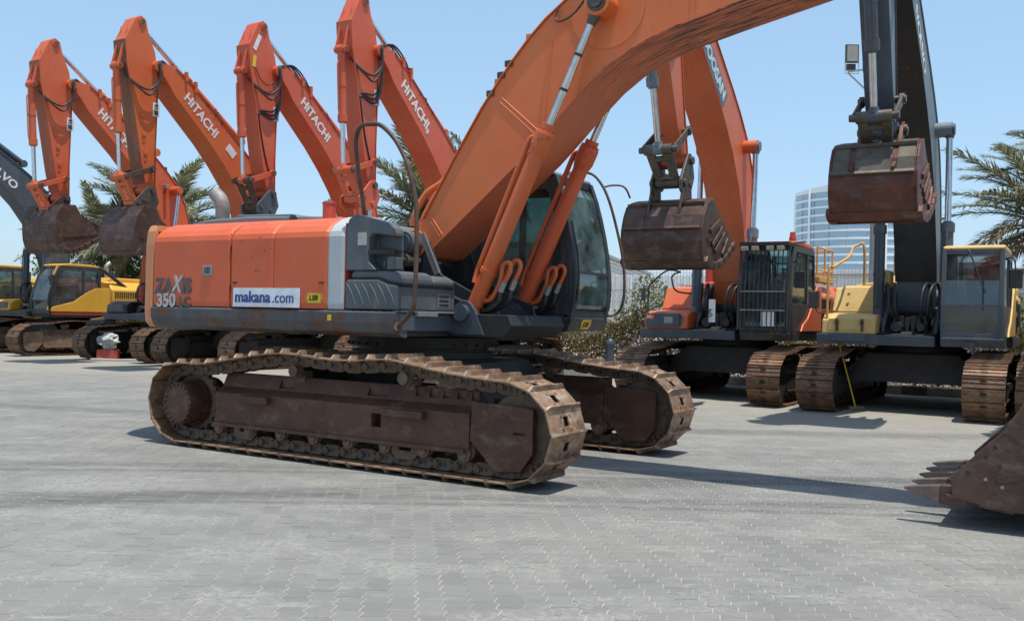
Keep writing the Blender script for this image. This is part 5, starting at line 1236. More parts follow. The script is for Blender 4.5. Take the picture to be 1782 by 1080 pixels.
    MB().prism([(0.235, 1.8425), (0.61, 1.8425), (0.73, 1.8015), (0.872, 1.7845), (0.872, 1.790), (0.73, 1.8068), (0.61, 1.8485), (0.235, 1.8485)], -1.566, -0.63).obj('lid_seal', M['black'], lo)
    # handrails
    rail = [(0.86, -1.575, 1.375), (0.92, -1.60, 1.42), (1.03, -1.60, 1.53), (1.075, -1.60, 1.70), (1.075, -1.60, 2.44), (0.985, -1.60, 2.84), (0.83, -1.60, 3.13), (0.64, -1.60, 3.31), (0.50, -1.60, 3.345), (0.37, -1.60, 3.335), (0.305, -1.59, 3.24), (0.29, -1.56, 3.05), (0.305, -1.42, 2.43)]
    handrail(root, rail, 0.0225, M['rail_rust'], 'handrail', 10)
    MB().cyl((0.84, -1.56, 1.37), (0.89, -1.60, 1.39), 0.045, 10).obj('rail_foot', M['rail_rust'], root)
    # boom bracket with round bosses
    for y0, y1 in ((-0.39, -0.362), (0.362, 0.39)):
        br = MB(); br.prism([(-0.10, 1.40), (-0.04, 2.2), (0.04, 2.38), (0.14, 2.42), (0.26, 2.39), (0.34, 2.3), (0.50, 1.95), (1.0, 1.72), (1.22, 1.64), (1.28, 1.35)], y0, y1); o = br.obj('boom_bracket', M['charcoal'], root, 0.008); recalc(o.data)
    bs = MB(); bs.cyl((0.14, -0.60, 2.28), (0.14, -0.41, 2.28), 0.125, 28).cyl((0.14, -0.615, 2.28), (0.14, -0.60, 2.28), 0.095, 24).cyl((0.14, -0.63, 2.28), (0.14, -0.61, 2.28), 0.02, 10); bs.obj('foot_pin_cap', M['grey_cover'], root)
    bs = MB(); bs.cyl((0.175, -0.64, 2.09), (0.175, -0.41, 2.09), 0.07, 20).cyl((0.175, -0.67, 2.09), (0.175, -0.64, 2.09), 0.035, 12); bs.obj('grease_point', M['link'], root)
    w_ = MB(); w_.beam((0.34, -0.56, 2.38), (0.56, -0.56, 1.94), 0.02, 0.035); w_.beam((0.38, -0.56, 2.39), (0.60, -0.56, 1.95), 0.02, 0.02); w_.obj('bracket_edge', M['grey_metal'], root)
    cd = MB(); cd.prism([(-0.45, 1.54), (-0.45, 2.3), (0.0, 2.1), (0.45, 1.8), (1.2, 1.54)], -0.46, 0.43); o = cd.obj('centre_deck', M['black'], root, 0.01); recalc(o.data)
    # ---------------- boom
    low = [(0.06, 2.12), (0.26, 2.17), (0.62, 2.455), (1.52, 3.185), (1.80, 3.45), (2.02, 3.67), (2.26, 3.885), (2.48, 4.035), (2.75, 4.165), (3.05, 4.265), (3.54, 4.375), (4.2, 4.51), (5.2, 4.72), (6.05, 4.93), (6.22, 5.0)]
    upp = [(0.06, 2.44), (0.22, 2.56), (0.62, 3.20), (0.955, 3.70), (1.15, 3.95), (1.33, 4.165), (1.52, 4.37), (1.71, 4.54), (1.94, 4.70), (2.35, 4.93), (2.9, 5.14), (3.8, 5.36), (5.0, 5.50), (6.1, 5.50), (6.42, 5.36)]
    HW = 0.345
    TIP = (6.34, 5.18); BCP = (2.378, 4.565)
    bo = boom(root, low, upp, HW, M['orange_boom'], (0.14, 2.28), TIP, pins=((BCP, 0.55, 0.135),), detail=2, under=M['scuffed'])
    rg = MB(); rg.cyl((2.40, -HW-0.008, 4.55), (2.40, HW+0.008, 4.55), 0.40, 40); rg.obj('boss_plate', M['orange_boom'], bo, 0.003)
    for p, q in (((1.176, 3.749), (1.603, 3.383)), ((1.20, 3.79), (1.64, 3.415)), ((1.793, 4.306), (1.723, 3.46)), ((3.3, 5.2), (3.25, 4.4)), ((3.36, 5.2), (3.31, 4.42)), ((0.26, 2.60), (0.44, 2.36)), ((0.29, 2.62), (0.475, 2.38))):
        MB().tube([(p[0], -HW-0.001, p[1]), (q[0], -HW-0.001, q[1])], 0.007, 5).obj('weld_seam', M['orange_boom'], bo)
    # root gusset plate and grease line over the shoulder
    MB().tube(smooth_path([(1.86, -HW-0.03, 4.62), (1.84, -HW-0.05, 4.52), (1.92, -HW-0.08, 4.47), (2.08, -HW-0.1, 4.52), (2.25, -HW-0.14, 4.66), (2.36, -HW-0.2, 4.68), (2.43, -HW-0.28, 4.60)], 6), 0.011, 6).obj('grease_hose', M['rail_rust'], bo)
    cb_ = MB()
    for x, z in ((1.06, 3.80), (1.19, 3.98), (1.28, 4.09)):
        cb_.box(x-0.05, x+0.04, -HW-0.02, -HW+0.12, z+0.02, z+0.085)
    cb_.obj('pipe_clamp', M['rail_rust'], bo, 0.005)
    MB().tube(smooth_path([(0.60, -0.27, 3.20), (0.42, -0.27, 2.98), (0.20, -0.28, 2.85), (0.08, -0.30, 2.66), (0.02, -0.30, 2.50)], 6), 0.034, 9).tube(smooth_path([(0.64, -0.14, 3.22), (0.46, -0.14, 3.0), (0.26, -0.14, 2.88), (0.1, -0.14, 2.66), (0.02, -0.14, 2.50)], 6), 0.034, 9).obj('boom_pipe', M['orange_boom'], bo)
    # boom cylinders with thick side pipes
    for y in (-0.48, 0.48):
        A = Vector((0.97, y, 1.54)); B = Vector((BCP[0], y, BCP[1])); d = (B-A).normalized(); L = (B-A).length; nn = Vector((-d.z, 0, d.x))
        G = A+d*L*0.605
        m_ = MB(); m_.cyl(A+d*0.09, G-d*0.20, 0.083, 28); m_.cyl(G-d*0.27, G-d*0.18, 0.083, 28, 0.108); m_.cyl(G-d*0.18, G-d*0.035, 0.108, 28); m_.cyl(G-d*0.035, G, 0.108, 28, 0.10); m_.cyl(G, G+d*0.07, 0.075, 24)
        m_.cyl(A+d*0.45, A+d*0.50, 0.092, 28); m_.cyl(A-Vector((0, .095, 0)), A+Vector((0, .095, 0)), 0.105, 24)
        for k in range(12):
            a = 2*math.pi*k/12; s_ = nn*math.cos(a)+Vector((0, 1, 0))*math.sin(a); m_.cyl(G+s_*0.088-d*0.01, G+s_*0.088+d*0.015, 0.012, 6)
        cy = m_.obj('boom_cylinder', M['orange_c'] if y < 0 else M['orange'], root)
        MB().cyl(G, B-d*0.1, 0.0385, 24).obj('piston_rod', M['chrome'], cy)
        e = MB().cyl(B-Vector((0, .085, 0)), B+Vector((0, .085, 0)), 0.098, 26).cyl(B-d*0.22, B-d*0.08, 0.045, 16, 0.075); e.obj('rod_end', M['link'], cy)
        e = MB().cyl(B-Vector((0, .105, 0)), B-Vector((0, .08, 0)), 0.065, 22).cyl(B+Vector((0, .08, 0)), B+Vector((0, .105, 0)), 0.065, 22); e.obj('pin', M['pin'], cy)
        for k in range(2): 
            p_ = G+d*(0.42+0.36*k); MB().cyl(p_, p_+d*0.03, 0.041, 18).box(p_.x-.03, p_.x+.01, y-.03, y+.03, p_.z-.02, p_.z+.03).obj('hose_clamp', M['rail_rust'], cy)
        t = MB().tube(smooth_path([G-d*0.10+nn*0.10, G-d*0.14+nn*0.145, G-d*0.30+nn*0.15, A+d*0.62+nn*0.135, A+d*0.42+nn*0.13-Vector((0, .0, 0)), A+d*0.30+nn*0.10-Vector((0, .02, 0))], 6), 0.028, 10); t.obj('oil_pipe', M['orange_c'] if y < 0 else M['orange'], cy)
        S = -1 if y < 0 else 1
        off = Vector((0.0, 0.0, 0)); nf = -nn
        t = MB()
        t.tube(smooth_path([A+d*0.18+nf*0.09, A+d*0.25+nf*0.16, A+d*0.45+nf*0.17, A+d*0.60+nf*0.13, A+d*0.66+nf*0.19, A+d*0.58+nf*0.235, A+d*0.44+nf*0.22], 7), 0.024, 9)
        t.tube(smooth_path([A+d*0.22+nf*0.09+Vector((0, .07, 0)), A+d*0.33+nf*0.14+Vector((0, .07, 0)), A+d*0.60+nf*0.16+Vector((0, .09, 0)), A+d*0.70+nf*0.20+Vector((0, .1, 0)), A+d*0.66+nf*0.27+Vector((0, .1, 0)), A+d*0.5+nf*0.27+Vector((0, .1, 0))], 7), 0.024, 9)
        t.obj('pipe_bend', M['orange_c'], cy)
        t = MB()
        for dy, q in ((0, A+d*0.45+nf*0.22), (0.1, A+d*0.5+nf*0.27)):
            q = q+Vector((0, dy, 0)); t.tube(smooth_path([q, q-d*0.10, q-d*0.22+nf*0.02, q-d*0.35-nf*0.05+Vector((-.05, 0, 0)), Vector((0.85, y*0.65, 1.60)), Vector((0.7, y*0.5, 1.62))], 7), 0.026, 9)
        t.obj('hydraulic_hose', M['hose'], cy)
        t = MB()
        for dy, q in ((0, A+d*0.45+nf*0.22), (0.1, A+d*0.5+nf*0.27)): q = q+Vector((0, dy, 0)); t.cyl(q-d*0.10, q+d*0.01, 0.033, 10)
        t.obj('hose_fitting', M['grey_metal'], cy)
    for y in (-0.48, 0.48):
        ft = MB(); ft.cyl((0.97, y-0.16, 1.54), (0.97, y-0.108, 1.54), 0.125, 28).cyl((0.97, y-0.22, 1.54), (0.97, y-0.155, 1.54), 0.085, 24)
        for s_ in (-1, 1): ya, yb = sorted((y+s_*0.105, y+s_*0.155)); ft.prism([(0.76, 1.32), (0.84, 1.58), (0.97, 1.67), (1.1, 1.58), (1.22, 1.32)], ya, yb)
        fo = ft.obj('cylinder_foot', M['slate'], root); recalc(fo.data)
    # ---------------- arm, its cylinders, bucket (mostly beyond the right edge)
    R0 = (6.80, 1.72)
    T = lambda pts: simil(pts, BOOM_TIP, ARM_TIP, TIP, R0)
    poly = T(ARM_POLY); Q, C, lk, hl, bp = T([ARM_Q, ARM_C, LK, HL, BP])
    stick(root, poly, 0.23, M['orange_boom'], Q, C, R0, lk, TIP)
    cylinder(root, (3.3, 5.45), Q, 0.0, 0.10, 0.058, 0.55, M['orange_boom'], 'arm_cylinder', hose=False)
    cylinder(root, C, hl, 0.0, 0.09, 0.052, 0.6, M['orange_boom'], 'bucket_cylinder', hs=-1)
    linkage(root, lk, hl, bp, M['orange_boom'])
    shell = [(6.95, 1.45), (7.12, 1.05), (7.08, 0.65), (6.85, 0.36), (6.5, 0.20), (6.03, 0.165), (5.62, 0.235)]
    opening = [(5.60, 0.385), (5.95, 0.755), (6.09, 0.985), (6.25, 1.30), (6.55, 1.60)]
    # teeth follow the floor of the bucket forward
    bk = bucket(root, shell, opening, 1.70, M['bucket'], ears=[R0[0:1][0] and (6.62, 1.74), (6.74, 1.86), (6.9, 1.82), (7.1, 1.6), (7.12, 1.3), (6.9, 1.2), (6.5, 1.55)], pins=(R0,), heel=False, dtooth=(-1, 0.06), teeth=5, tooth_len=0.26)
    ho = MB()
    for x, z in ((5.90, 0.63), (5.84, 0.555), (5.93, 0.49), (5.72, 0.43)): ho.cyl((x, -0.8835, z), (x, -0.881, z), 0.016, 10)
    ho.obj('bolt_hole', M['black'], bk)
    ho = MB()
    for x, z in ((5.84, 0.39), (5.95, 0.345)): ho.cyl((x, -0.8845, z), (x, -0.881, z), 0.013, 10)
    ho.obj('bolt_head', M['grey_metal'], bk)
    sm = MB(); sm.beam((5.955, -0.883, 0.76), (6.35, -0.883, 0.52), 0.012, 0.03); sm.obj('weld_seam', M['bucket'], bk)
    # ---------------- cab
    fr = [(1.56, 1.53), (1.60, 1.66), (1.614, 1.88), (1.606, 2.03), (1.572, 2.27), (1.53, 2.48), (1.475, 2.70), (1.41, 2.92), (1.33, 3.12)]
    ca = cab(root, fr, -0.28, 0.62, 1.55, 1.53, M['charcoal'], M['grey_hood'], M['glass'], front_glass=M['glass_front'], split=3, rear_slope=0.16, low_panel=0.12, roof_t=0.07)
    tp = MB(); tp.prism([(0.88, 1.62), (1.48, 1.62), (1.49, 2.12), (1.43, 2.15)], 0.612, 0.619); o = tp.obj('lower_side_panel', M['charcoal'], ca); recalc(o.data)
    MB().beam((0.62, 0.608, 1.72), (1.2, 0.608, 1.60), 0.012, 0.02).obj('trim_strip', M['grey_metal'], ca)
    MB().box(1.25, 1.39, 0.612, 0.6185, 1.425, 1.495).obj('plate', M['grey_metal'], ca)
    lsr((1.5515, 1.0, 1.440), (0, 1, 0), (0.908, 0, -0.419), ca, 0.95)
    MB().tube(smooth_path([(1.53, 0.65, 2.6), (1.63, 0.65, 2.1), (1.62, 0.65, 1.7)], 4), 0.012, 6).obj('wiper_arm', M['black'], ca)
    rl = [(0.95, 1.40, 3.22), (1.12, 1.60, 3.29), (1.27, 1.64, 3.27), (1.40, 1.64, 3.14), (1.50, 1.64, 2.95), (1.60, 1.64, 2.65), (1.70, 1.64, 2.25), (1.735, 1.64, 1.90), (1.70, 1.64, 1.66), (1.62, 1.62, 1.56), (1.55, 1.52, 1.55)]
    handrail(root, rl, 0.017, M['rail_rust'], 'cab_handrail', 8)
    MB().tube(smooth_path([(1.42, 1.64, 3.10), (1.50, 1.70, 3.13), (1.60, 1.78, 3.13), (1.66, 1.80, 3.08), (1.70, 1.82, 2.98)], 5), 0.012, 6).obj('mirror_arm', M['rail_rust'], root)
    rw = MB()
    for y in (0.62, 1.2): rw.box(1.12, 1.22, y, y+0.16, 3.19, 3.25)
    rw.obj('work_lamp', M['lens'], ca, 0.01)
    return root
main_excavator()

# ================================================================ PARKED ROW
PSI = 31.4
H_SHELL = [(0.40, -0.22), (0.56, -0.55), (0.58, -0.95), (0.50, -1.32), (0.25, -1.47), (-0.10, -1.40), (-0.48, -1.20), (-0.98, -0.90)]
H_OPEN = [(-1.00, -0.84), (-0.30, -0.50), (-0.13, -0.44), (0.02, -0.20)]
def rotp(P, a, s=1.0): c, d = math.cos(a), math.sin(a); return [(s*(x*c-z*d), s*(x*d+z*c)) for x, z in P]
def bucket_h1(root, R0, bp, lk):
    o = lambda P: [(R0[0]+x, R0[1]+z) for x, z in P]
    ears = [(R0[0]-0.12, R0[1]-0.05), (R0[0]-0.03, R0[1]+0.12), (R0[0]+0.1, R0[1]+0.1), (bp[0]+0.12, bp[1]+0.05), (R0[0]+0.52, R0[1]-0.7), (R0[0]+0.3, R0[1]-0.9), (R0[0]-0.05, R0[1]-0.35)]
    bucket(root, o(H_SHELL), o(H_OPEN), 1.42, M['bucket'], ears=ears, pins=(R0, bp), dtooth=(-1, 0.15), teeth=5)
def coupler(root, R0, bp, mat):
    b = MB()
    for sy in (-1, 1):
        y0, y1 = sorted((sy*0.24, sy*0.29)); b.prism([(R0[0]-0.12, R0[1]-0.02), (R0[0]-0.02, R0[1]+0.13), (R0[0]+0.12, R0[1]+0.09), (bp[0]+0.13, bp[1]+0.03), (bp[0]+0.12, bp[1]-0.14), (R0[0]+0.30, R0[1]-0.62), (R0[0]-0.08, R0[1]-0.50), (R0[0]-0.2, R0[1]-0.28)], y0, y1)
    b.box(R0[0]+0.0, R0[0]+0.3, -0.24, 0.24, R0[1]-0.45, R0[1]-0.3)
    pin_y(b, (R0[0]+0.05, R0[1]-0.42), -0.33, 0.33, 0.06)
    o = b.obj('quick_coupler', mat, root, 0.01); recalc(o.data)
    p = MB(); pin_y(p, R0, -0.34, 0.34, 0.07); pin_y(p, bp, -0.33, 0.33, 0.06); p.obj('pin', M['pin'], root); return o
def bucket_h2(root, R0, bp, lk):
    coupler(root, R0, bp, M['link'])
    P = rotp(H_SHELL, R_(10), 0.92); Q = rotp(H_OPEN, R_(10), 0.92); f = lambda L: [(R0[0]+0.10+x, R0[1]-0.30+z) for x, z in L]
    bucket(root, f(P), f(Q), 1.25, M['bucket'], ears=[(R0[0]-0.02, R0[1]-0.3), (R0[0]+0.3, R0[1]-0.25), (R0[0]+0.5, R0[1]-0.7), (R0[0]+.1, R0[1]-0.7)], pins=(), dtooth=(-1, -0.05), teeth=5)
def profile_bucket(dx, dz, W, mat, teeth, heel=True, cpl=None, shell=None, top=None):
    def f(root, R0, bp, lk):
        if cpl: coupler(root, R0, bp, cpl)
        sh = [(x+dx, z+dz) for x, z in (shell or [(3.80, 3.62), (4.16, 3.48), (4.36, 3.06), (4.34, 2.68), (4.14, 2.44), (3.62, 2.45), (3.10, 2.66), (2.76, 2.88)])]
        op = [(x+dx, z+dz) for x, z in [(2.78, 2.97), (3.05, 3.12), (3.5, 3.36), (3.64, 3.46)]]
        if cpl: ears = [(R0[0]+0.0, R0[1]-0.35), (R0[0]+0.25, R0[1]-0.28), (4.25+dx, 3.42+dz), (4.3+dx, 3.05+dz), (4.05+dx, 3.2+dz), (3.72+dx, 3.5+dz)]
        else: ears = [(R0[0]-0.12, R0[1]), (R0[0], R0[1]+0.13), (R0[0]+.12, R0[1]+0.05), (bp[0]+0.12, bp[1]), (4.42+dx, 3.15+dz), (4.3+dx, 2.9+dz), (3.9+dx, 3.45+dz)]
        bucket(root, sh, op, W, mat, ears=ears, pins=() if cpl else (R0, bp), dtooth=(-1, 0.1), teeth=teeth, heel=heel, top_mat=top, bars=True)
    return f

base = dict(text='HITACHI', cyl=None)
def hp(c, **k):
    d = dict(body=M[c], boom=M[c], cyl=M[c], apron=M['slate'], text='HITACHI', text_size=0.34, text_bold=0.03, box=M['black'], tank=M[c], tframe=M['frame_dark'])
    d.update(k); return d
H1_ = excavator('excavator', 'leftmost raised orange excavator, toothed rusty bucket curled above the yellow cab', 'excavator', (-10.05, 28.9), PSI, hp('orange_b', arm_front=M['arm_shade'], bucket=bucket_h1))
H2_ = excavator('excavator', 'amber orange excavator, second raised arm from the left, with round backed bucket', 'excavator', (-6.95, 26.8), PSI, hp('orange_c', arm_front=M['grime'], bucket=bucket_h2, link=M['rail_rust'], link2=M['orange_c']))
H3_ = excavator('excavator', 'third raised orange excavator from the left, no bucket, dark coupler at the arm end', 'excavator', (-4.05, 27.0), PSI, hp('orange_d', lugs=False, bucket=lambda r, R0, bp, lk: coupler(r, R0, bp, M['slate']), link2=M['rail_rust']))
H4_ = excavator('excavator', 'fourth raised orange excavator, tallest arm, just behind the rusty handrail of the big machine', 'excavator', (-1.25, 24.95), PSI, hp('orange_d', lugs=False, bucket=lambda r, R0, bp, lk: coupler(r, R0, bp, M['orange_d'])))
# Doosan-type
dz_ = excavator('excavator', 'orange excavator with caged cab and a wide brown bucket hanging at centre right', 'excavator', (4.74, 19.75), PSI,
    dict(boom_rot=-0.05, cab=dict(glass=M['glass_teal'], mat=M['charcoal'], roof=M['doosan']), side_panel=True, body=M['doosan'], boom=M['doosan'], arm=M['doosan'], cyl=M['slate_light'], link=M['link'], link2=M['link'], apron=M['slate'], box=M['doosan'], boxlid=M['slate'], decal_box=True, cover=M['doosan'], boom_hw=0.33, arm_hw=0.18,
         text='DOOSAN', text_plate=True, text_mat=M['doosan_text'], text_size=0.34, text_bold=0.04, text_at=((3.12, 6.72), (2.02, 5.82)), plate=False, lugs=False, tframe=M['frame_dark'],
         arm_tip=(3.72, 4.30), bucket=profile_bucket(-0.05, 0.0, 1.42, M['bucket'], 5, True, M['link'], top=M['bucket'])))
V_ = excavator('excavator', 'slate grey and tan excavator at right, its boom passing out of the top', 'excavator', (7.65, 17.7), PSI,
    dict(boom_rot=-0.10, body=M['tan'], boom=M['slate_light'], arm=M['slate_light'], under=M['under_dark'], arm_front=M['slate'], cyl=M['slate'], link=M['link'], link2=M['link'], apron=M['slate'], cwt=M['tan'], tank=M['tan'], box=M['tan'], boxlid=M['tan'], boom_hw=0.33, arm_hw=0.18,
         text='VOLVO', text_size=0.30, text_bold=0.02, text_sx=1.3, text_mat=M['white'], text_at=((3.0, 6.68), (1.9, 5.75)), plate=False, lugs=False, tframe=M['frame_dark'], shoe_w=0.62,
         arm_tip=(4.12, 4.42), bucket=profile_bucket(0.50, 0.62, 1.16, M['bucket_red'], 5, True, top=M['link']),
         side_panel=True, cab=dict(mat=M['slate'], roof=M['tan'], glass=M['glass_sheen'], front=[(1.70, 1.35), (1.72, 1.6), (1.73, 1.88), (1.70, 2.3), (1.64, 2.82)], split=2)))
def decal(parent, x, z, w_, h_, y, mat, ang=0, name='sign_plate'):
    b = MB(); P = rotp([(-w_/2, -h_/2), (w_/2, -h_/2), (w_/2, h_/2), (-w_/2, h_/2)], ang); b.prism([(x+px, z+pz) for px, pz in P], y, y+0.006); o = b.obj(name, mat, parent); recalc(o.data); return o
decal(H2_, 1.72, 5.75, 0.22, 0.34, 0.303, M['white'], -0.85, 'bare_patch')
decal(H3_, 4.70, 8.02, 0.11, 0.42, 0.203, M['white'], 0.42); b = decal(H3_, 4.78, 7.55, 0.10, 0.28, 0.203, M['decal_yellow'], 0.1, 'marker_box')
MB().tube(smooth_path([(4.75, 0.22, 7.4), (4.6, 0.24, 7.15), (4.35, 0.24, 7.05), (4.1, 0.26, 7.25)], 5), 0.012, 5).obj('cable', M['hose'], H3_)
for H_ in (H3_, H4_):
    hb_ = MB()
    for k in range(3): hb_.tube(smooth_path([(4.02, 0.27, 7.6), (3.98, 0.30, 7.2-.1*k), (4.0, 0.28, 6.75-.12*k), (4.15, 0.24, 6.45-.1*k), (4.5, 0.22, 6.40-.04*k), (4.62, 0.21, 6.3)], 6), 0.022, 7)
    hb_.tube(smooth_path([(4.62, 0.21, 6.3), (4.45, 0.212, 5.6), (4.32, 0.212, 5.2), (4.2, 0.212, 4.9)], 5), .018, 6); hb_.obj('hydraulic_hose', M['hose'], H_)
    hb_ = MB()
    for k in range(3): hb_.tube(smooth_path([(3.9, 0.1+.08*k, 7.62), (3.5, 0.12+.06*k, 7.72), (3.1, 0.15+.05*k, 7.42+.03*k), (2.6, 0.18, 6.99), (1.6, 0.2, 6.22), (1.1, 0.22, 5.85)], 6), .02, 6)
    hb_.obj('boom_hose', M['hose'], H_)
text('8', 0.2, (2.28, 0.302, 5.98), (-0.765, 0, -0.643), (0, 1, 0), M['white'], H4_, bold=.02)
for k in range(9):
    bx, bz = 4.14-0.72+(k % 3)*0.10-(k//3)*0.06, 4.40-0.62-(k//3)*0.11+(k % 3)*0.03
    MB().cyl((bx, 0.735, bz), (bx, 0.765, bz), 0.028, 8).obj('bolt', M['pin'], H1_)
# further details of the two right-hand machines
g = MB()
for k in range(11): y = 0.60+k*0.085; g.tube([(1.80, y, 1.38), (1.80, y, 2.2), (1.66, y, 2.98)], 0.011, 6)
for z, x in ((1.40, 1.80), (1.75, 1.80), (2.10, 1.80), (2.62, 1.725), (2.96, 1.665)): g.beam((x-.02, 0.58, z), (x-.02, 1.47, z), 0.02, 0.03)
g.box(1.45, 1.78, 0.56, 1.49, 2.96, 3.03)
for y in (0.56, 1.49): g.tube([(1.80, y, 1.38), (1.80, y, 2.2), (1.66, y, 3.0)], 0.02, 6); g.tube([(1.66, y, 3.0), (0.6, y, 3.12)], 0.018, 6)
cg = g.obj('cab_guard', M['charcoal'], dz_)
for z in (1.75, 2.10): MB().beam((1.815, 0.60, z), (1.815, 1.45, z), 0.006, 0.022).obj('guard_bar', M['grey_metal'], cg)
for y in (0.66, 0.86, 1.14, 1.34): MB().box(1.70, 1.80, y-0.07, y+0.07, 2.87, 2.95).obj('work_lamp', M['lens'], cg, 0.01)
MB().box(1.79, 1.796, 1.0, 1.25, 1.45, 1.72).obj('paper_notice', M['decal_white'], cg)
MB().cyl((1.0, 1.35, 3.10), (1.0, 1.35, 3.16), 0.07, 14).cyl((1.0, 1.35, 3.16), (1.0, 1.35, 3.27), 0.06, 14, 0.05).obj('beacon', M['red'], dz_)
MB().tube(smooth_path([(1.6, -1.20, 1.22), (1.62, -1.32, 1.3), (1.6, -1.36, 2.1), (1.6, -1.25, 2.30), (1.5, -1.0, 2.52), (1.3, -0.8, 2.50)], 5), 0.018, 7).tube(smooth_path([(1.3, -0.80, 2.50), (1.28, -0.95, 2.45), (1.25, -1.0, 2.35), (1.2, -0.88, 2.1), (0.9, -.3, 2.08)], 5), 0.018, 7).obj('handrail', M['charcoal'], dz_)
MB().box(1.6, 1.64, -1.5, -1.42, 1.9, 2.15).tube([(1.62, -1.44, 1.92), (1.61, -1.4, 1.75), (1.6, -1.34, 1.7)], .012, 6).obj('mirror', M['charcoal'], dz_)
MB().box(1.667, 1.673, -1.36, -1.18, 1.53, 1.64).obj('number_decal', M['red'], dz_); text('S420', 0.07, (1.673, -1.35, 1.58), (0, 1, 0), (1, 0, 0), M['white'], dz_, bold=.02)
r_ = MB()
for x in (-0.75, -1.4, -2.1): r_.tube([(x, 1.40, 2.35), (x, 1.40, 3.12)], 0.02, 7)
for z in (2.65, 3.12): r_.tube([(-0.75, 1.40, z), (-2.1, 1.40, z), (-2.1, 0.6, z)], 0.02, 7)
r_.obj('walkway_rail', M['yellow_rail'], dz_)
MB().box(-1.9, -0.65, 1.3, 1.48, 2.385, 2.5).obj('walkway_step', M['yellow_rail'], dz_, 0.01)
MB().box(1.46, 1.475, -0.13, 0.0, 1.5, 1.95).obj('number_board', M['decal_white'], dz_)
text('04', 0.17, (1.476, -0.10, 1.6), (0, -0.05, 1), (1, 0, 0), M['decal_black'], dz_)
MB().cyl((-0.9, -0.9, 2.3), (-0.9, -0.9, 2.95), 0.16, 18).obj('red_tank', M['red'], dz_)  # red tank from behind the machine, set on its deck
# grey machine rails, mirror, latches
MB().tube(smooth_path([(1.55, -1.33, 1.20), (1.58, -1.34, 1.3), (1.55, -1.33, 2.46), (1.4, -1.28, 2.56), (0.6, -1.18, 2.80), (0.4, -1.16, 2.98), (0.3, -1.08, 3.03), (0.28, -0.98, 3.0), (0.25, -0.97, 2.2)], 6), 0.024, 8).obj('handrail', M['yellow_rail'], V_)
MB().box(1.56, 1.60, -1.44, -1.28, 1.15, 1.35).obj('rail_foot', M['yellow_rail'], V_, .01)
mo = MB().tube([(1.55, -1.34, 1.75), (1.58, -1.5, 1.72), (1.58, -1.56, 1.82)], 0.012, 6).obj('mirror_arm', M['charcoal'], V_); MB().box(1.55, 1.61, -1.68, -1.48, 1.80, 2.12).obj('mirror', M['charcoal'], mo, 0.03)
lt = MB()
for y in (-1.15, -0.72): lt.box(1.645, 1.67, y-0.02, y+0.02, 1.40, 1.62); lt.cyl((1.66, y, 1.55), (1.70, y, 1.55), 0.035, 10)
lt.obj('box_latch', M['rail_rust'], V_)
MB().box(1.645, 1.70, -1.25, -0.65, 1.22, 1.36).obj('front_step', M['slate'], V_, 0.01)
MB().box(0.5, 0.9, -0.66, -0.40, 2.2, 2.52).obj('deck_box', M['tan'], V_, 0.03)
tt = MB(); tt.prism([(0.60, 1.8), (0.60, 1.82), (0.40, 2.22), (0.34, 2.26)], -1.32, -0.54)
for y in (-1.2, -0.62):
    for x, z in ((0.545, 1.93), (0.44, 2.12)): tt.cyl((x, y, z), (x+0.03, y, z+0.015), 0.025, 8)
tt.obj('tank_bolt', M['tan'], V_)
MB().box(1.75, 1.80, 0.9, 1.08, 1.17, 1.27).obj('towing_plate', M['charcoal'], V_)

# yellow machines
def yp(**k):
    d = dict(body=M['yellow'], boom=M['slate'], arm=M['slate'], cyl=M['slate'], apron=M['charcoal'], redline=True, box=M['yellow'], tank=M['yellow'], cwt=M['charcoal'], text='VOLVO', text_size=0.34, text_bold=0.03, text_sx=1.2, text_at=((2.62, 6.25), (1.75, 5.5)), tframe=M['frame_tan'], dark=False, detail=0, plate=False, lugs=False,
             cab=dict(mat=M['charcoal'], roof=M['yellow'], glass=M['glass'], low=0.35, front=[(1.55, 1.35), (1.62, 1.7), (1.52, 2.1), (1.40, 2.45), (1.22, 2.78)], split=1))
    d.update(k); return d
Y1 = excavator('excavator', 'yellow excavator with glazed cab and dark grey boom at the left edge', 'excavator', (-14.75, 31.3), PSI, yp(boom_rot=-0.12, bucket=bucket_h1))
for x in (0,):
    s = MB(); s.prism([(-0.55, 1.36), (-0.55, 2.15), (0.0, 2.12), (0.35, 1.95), (0.75, 1.68), (1.45, 1.50), (1.55, 1.40), (1.5, 1.36)], 1.502, 1.53); so_ = s.obj('side_panel', M['yellow'], Y1, .01); recalc(so_.data)
    p = MB().tube(smooth_path([(-0.2, 1.35, 2.80), (-0.5, 1.35, 2.65), (-1.3, 1.35, 2.15)], 4), 0.06, 10); p.obj('rear_bar', M['charcoal'], Y1)
    MB().tube([(1.58, 1.45, 1.4), (1.42, 1.47, 2.5), (1.3, 1.47, 2.78)], 0.03, 8).obj('door_rail', M['yellow'], Y1)
    MB().box(-0.3, 0.3, 0.9, 1.15, 1.8, 2.5).obj('jacket', M['cloth'], Y1, .08)
excavator('excavator', 'second yellow excavator cut off by the left edge of the picture', 'excavator', (-18.0, 33.2), PSI, yp(boom_rot=-0.35))
excavator('excavator', 'machine cut off by the right edge with only its brown track in view', 'excavator', (10.5, 15.96), PSI, dict(body=M['tan'], boom=M['slate'], cyl=M['slate'], apron=M['slate'], plate=False, lugs=False))

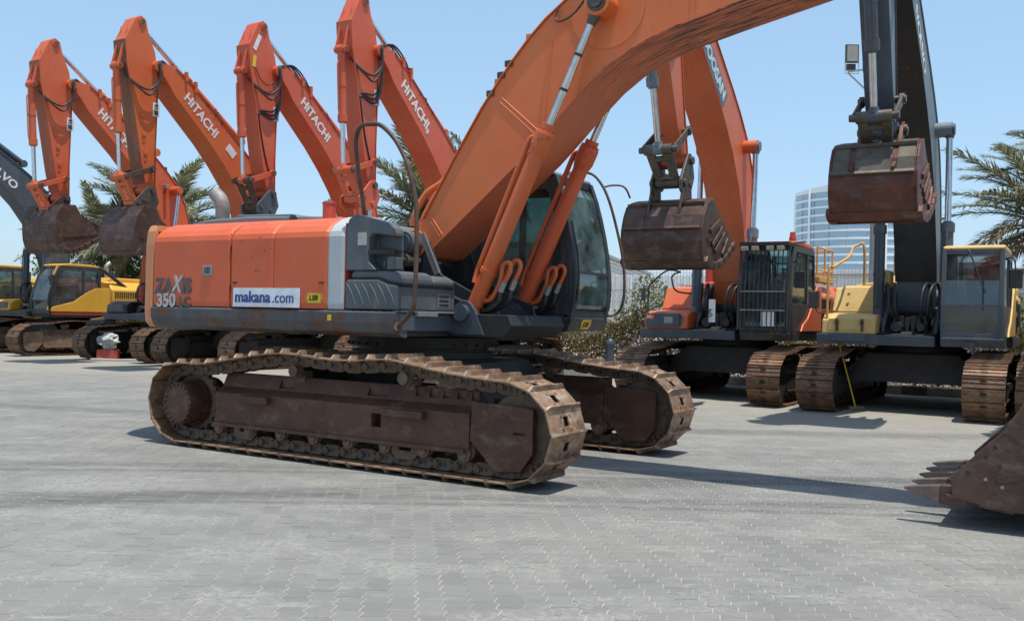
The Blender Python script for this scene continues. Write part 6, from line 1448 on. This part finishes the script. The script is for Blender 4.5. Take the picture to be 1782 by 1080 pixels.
# ================================================================ SMALL THINGS
bz = empty('broom', (6.15, 16.85, 0), 0.2); tag(bz, 'broom with yellow handle standing against the yellow box of the grey excavator', 'broom')
MB().cyl((0.0, 0, 0.07), (-0.10, 0.42, 1.20), 0.014, 8).obj('handle', M['decal_yellow'], bz); MB().box(-0.13, 0.17, -0.03, 0.03, 0.0, 0.07).obj('head', M['wood'], bz, .01)
st_ = empty('stand', (5.65, 16.9, 0), 0.3); tag(st_, 'small black folding stand with tangled parts beside the track left of the broom', 'stand')
b = MB()
for k in range(5): a = k*1.257; b.tube([(0, 0, 0.12), (0.22*math.cos(a), 0.22*math.sin(a), 0.01)], .012, 5)
b.cyl((0, 0, 0.05), (0, 0, 0.45), 0.02, 8); b.obj('tripod', M['black'], st_)
b = MB(); r = random.Random(9)
for k in range(9): p = Vector((r.uniform(-.1, .1), r.uniform(-.1, .1), r.uniform(.15, .5))); b.box(p.x-.03, p.x+.04, p.y-.03, p.y+.03, p.z-.03, p.z+.04)
b.obj('clamp', M['black'], st_, .005)
bg_ = empty('cloth_bundle', (-11.75, 27.6, 0), 0.2); tag(bg_, 'crumpled white cloth bundle on a red can beside the far left tracks', 'bundle')
b = MB(); r = random.Random(4); P = []
for i in range(9):
    ring = []
    for k in range(14):
        a = 2*math.pi*k/14; q = (0.27*math.sin(math.pi*(i+0.4)/9.0)**.6)*(1+r.uniform(-.3, .3)+.12*math.sin(3*a+i)); ring.append((q*math.cos(a)+.03*math.sin(i*2.), q*math.sin(a)*.8, 0.28+i*0.062+r.uniform(-.03, .03)))
    P.append(ring)
b.loft(P); o = b.obj('cloth', M['cloth'], bg_); recalc(o.data)
MB().box(-0.30, 0.28, -0.16, 0.16, 0, 0.30).obj('can', M['red'], bg_, .04); MB().cyl((-.15, 0, .3), (-.15, 0, .34), .03, 8).obj('cap', M['black'], bg_)
b = MB().tube(smooth_path([(-.45, -.15, .02), (-.1, -.25, .03), (.3, -.2, .02), (.7, -.12, .03), (1.1, -.2, .03), (1.4, .0, .02)], 5), .03, 6); o = b.obj('rope', M['cloth']); o.location = (-11.6, 27.3, 0); tag(o, 'pale rope lying on the ground in front of the white cloth bundle', 'rope')
for (x, y, z, rz, sz, lb) in ((-11.75, 28.9, 1.14, .5, (1.0, .26, .10), 'weathered timber plank lying topmost on the dark track behind the cloth bundle'), (-11.9, 28.7, 1.0, .2, (.8, .3, .13), 'darker timber block under the topmost plank on the dark track')):
    b = MB().box(-sz[0]/2, sz[0]/2, -sz[1]/2, sz[1]/2, 0, sz[2]); o = b.obj('timber', M['wood'] if z > 1.1 else M['black'], None, .01); o.location = (x-.45, y-.25, z+.02); o.rotation_euler = (0, -0.22 if z > 1.1 else -.1, rz); tag(o, lb, 'timber', 'timbers left on the track')
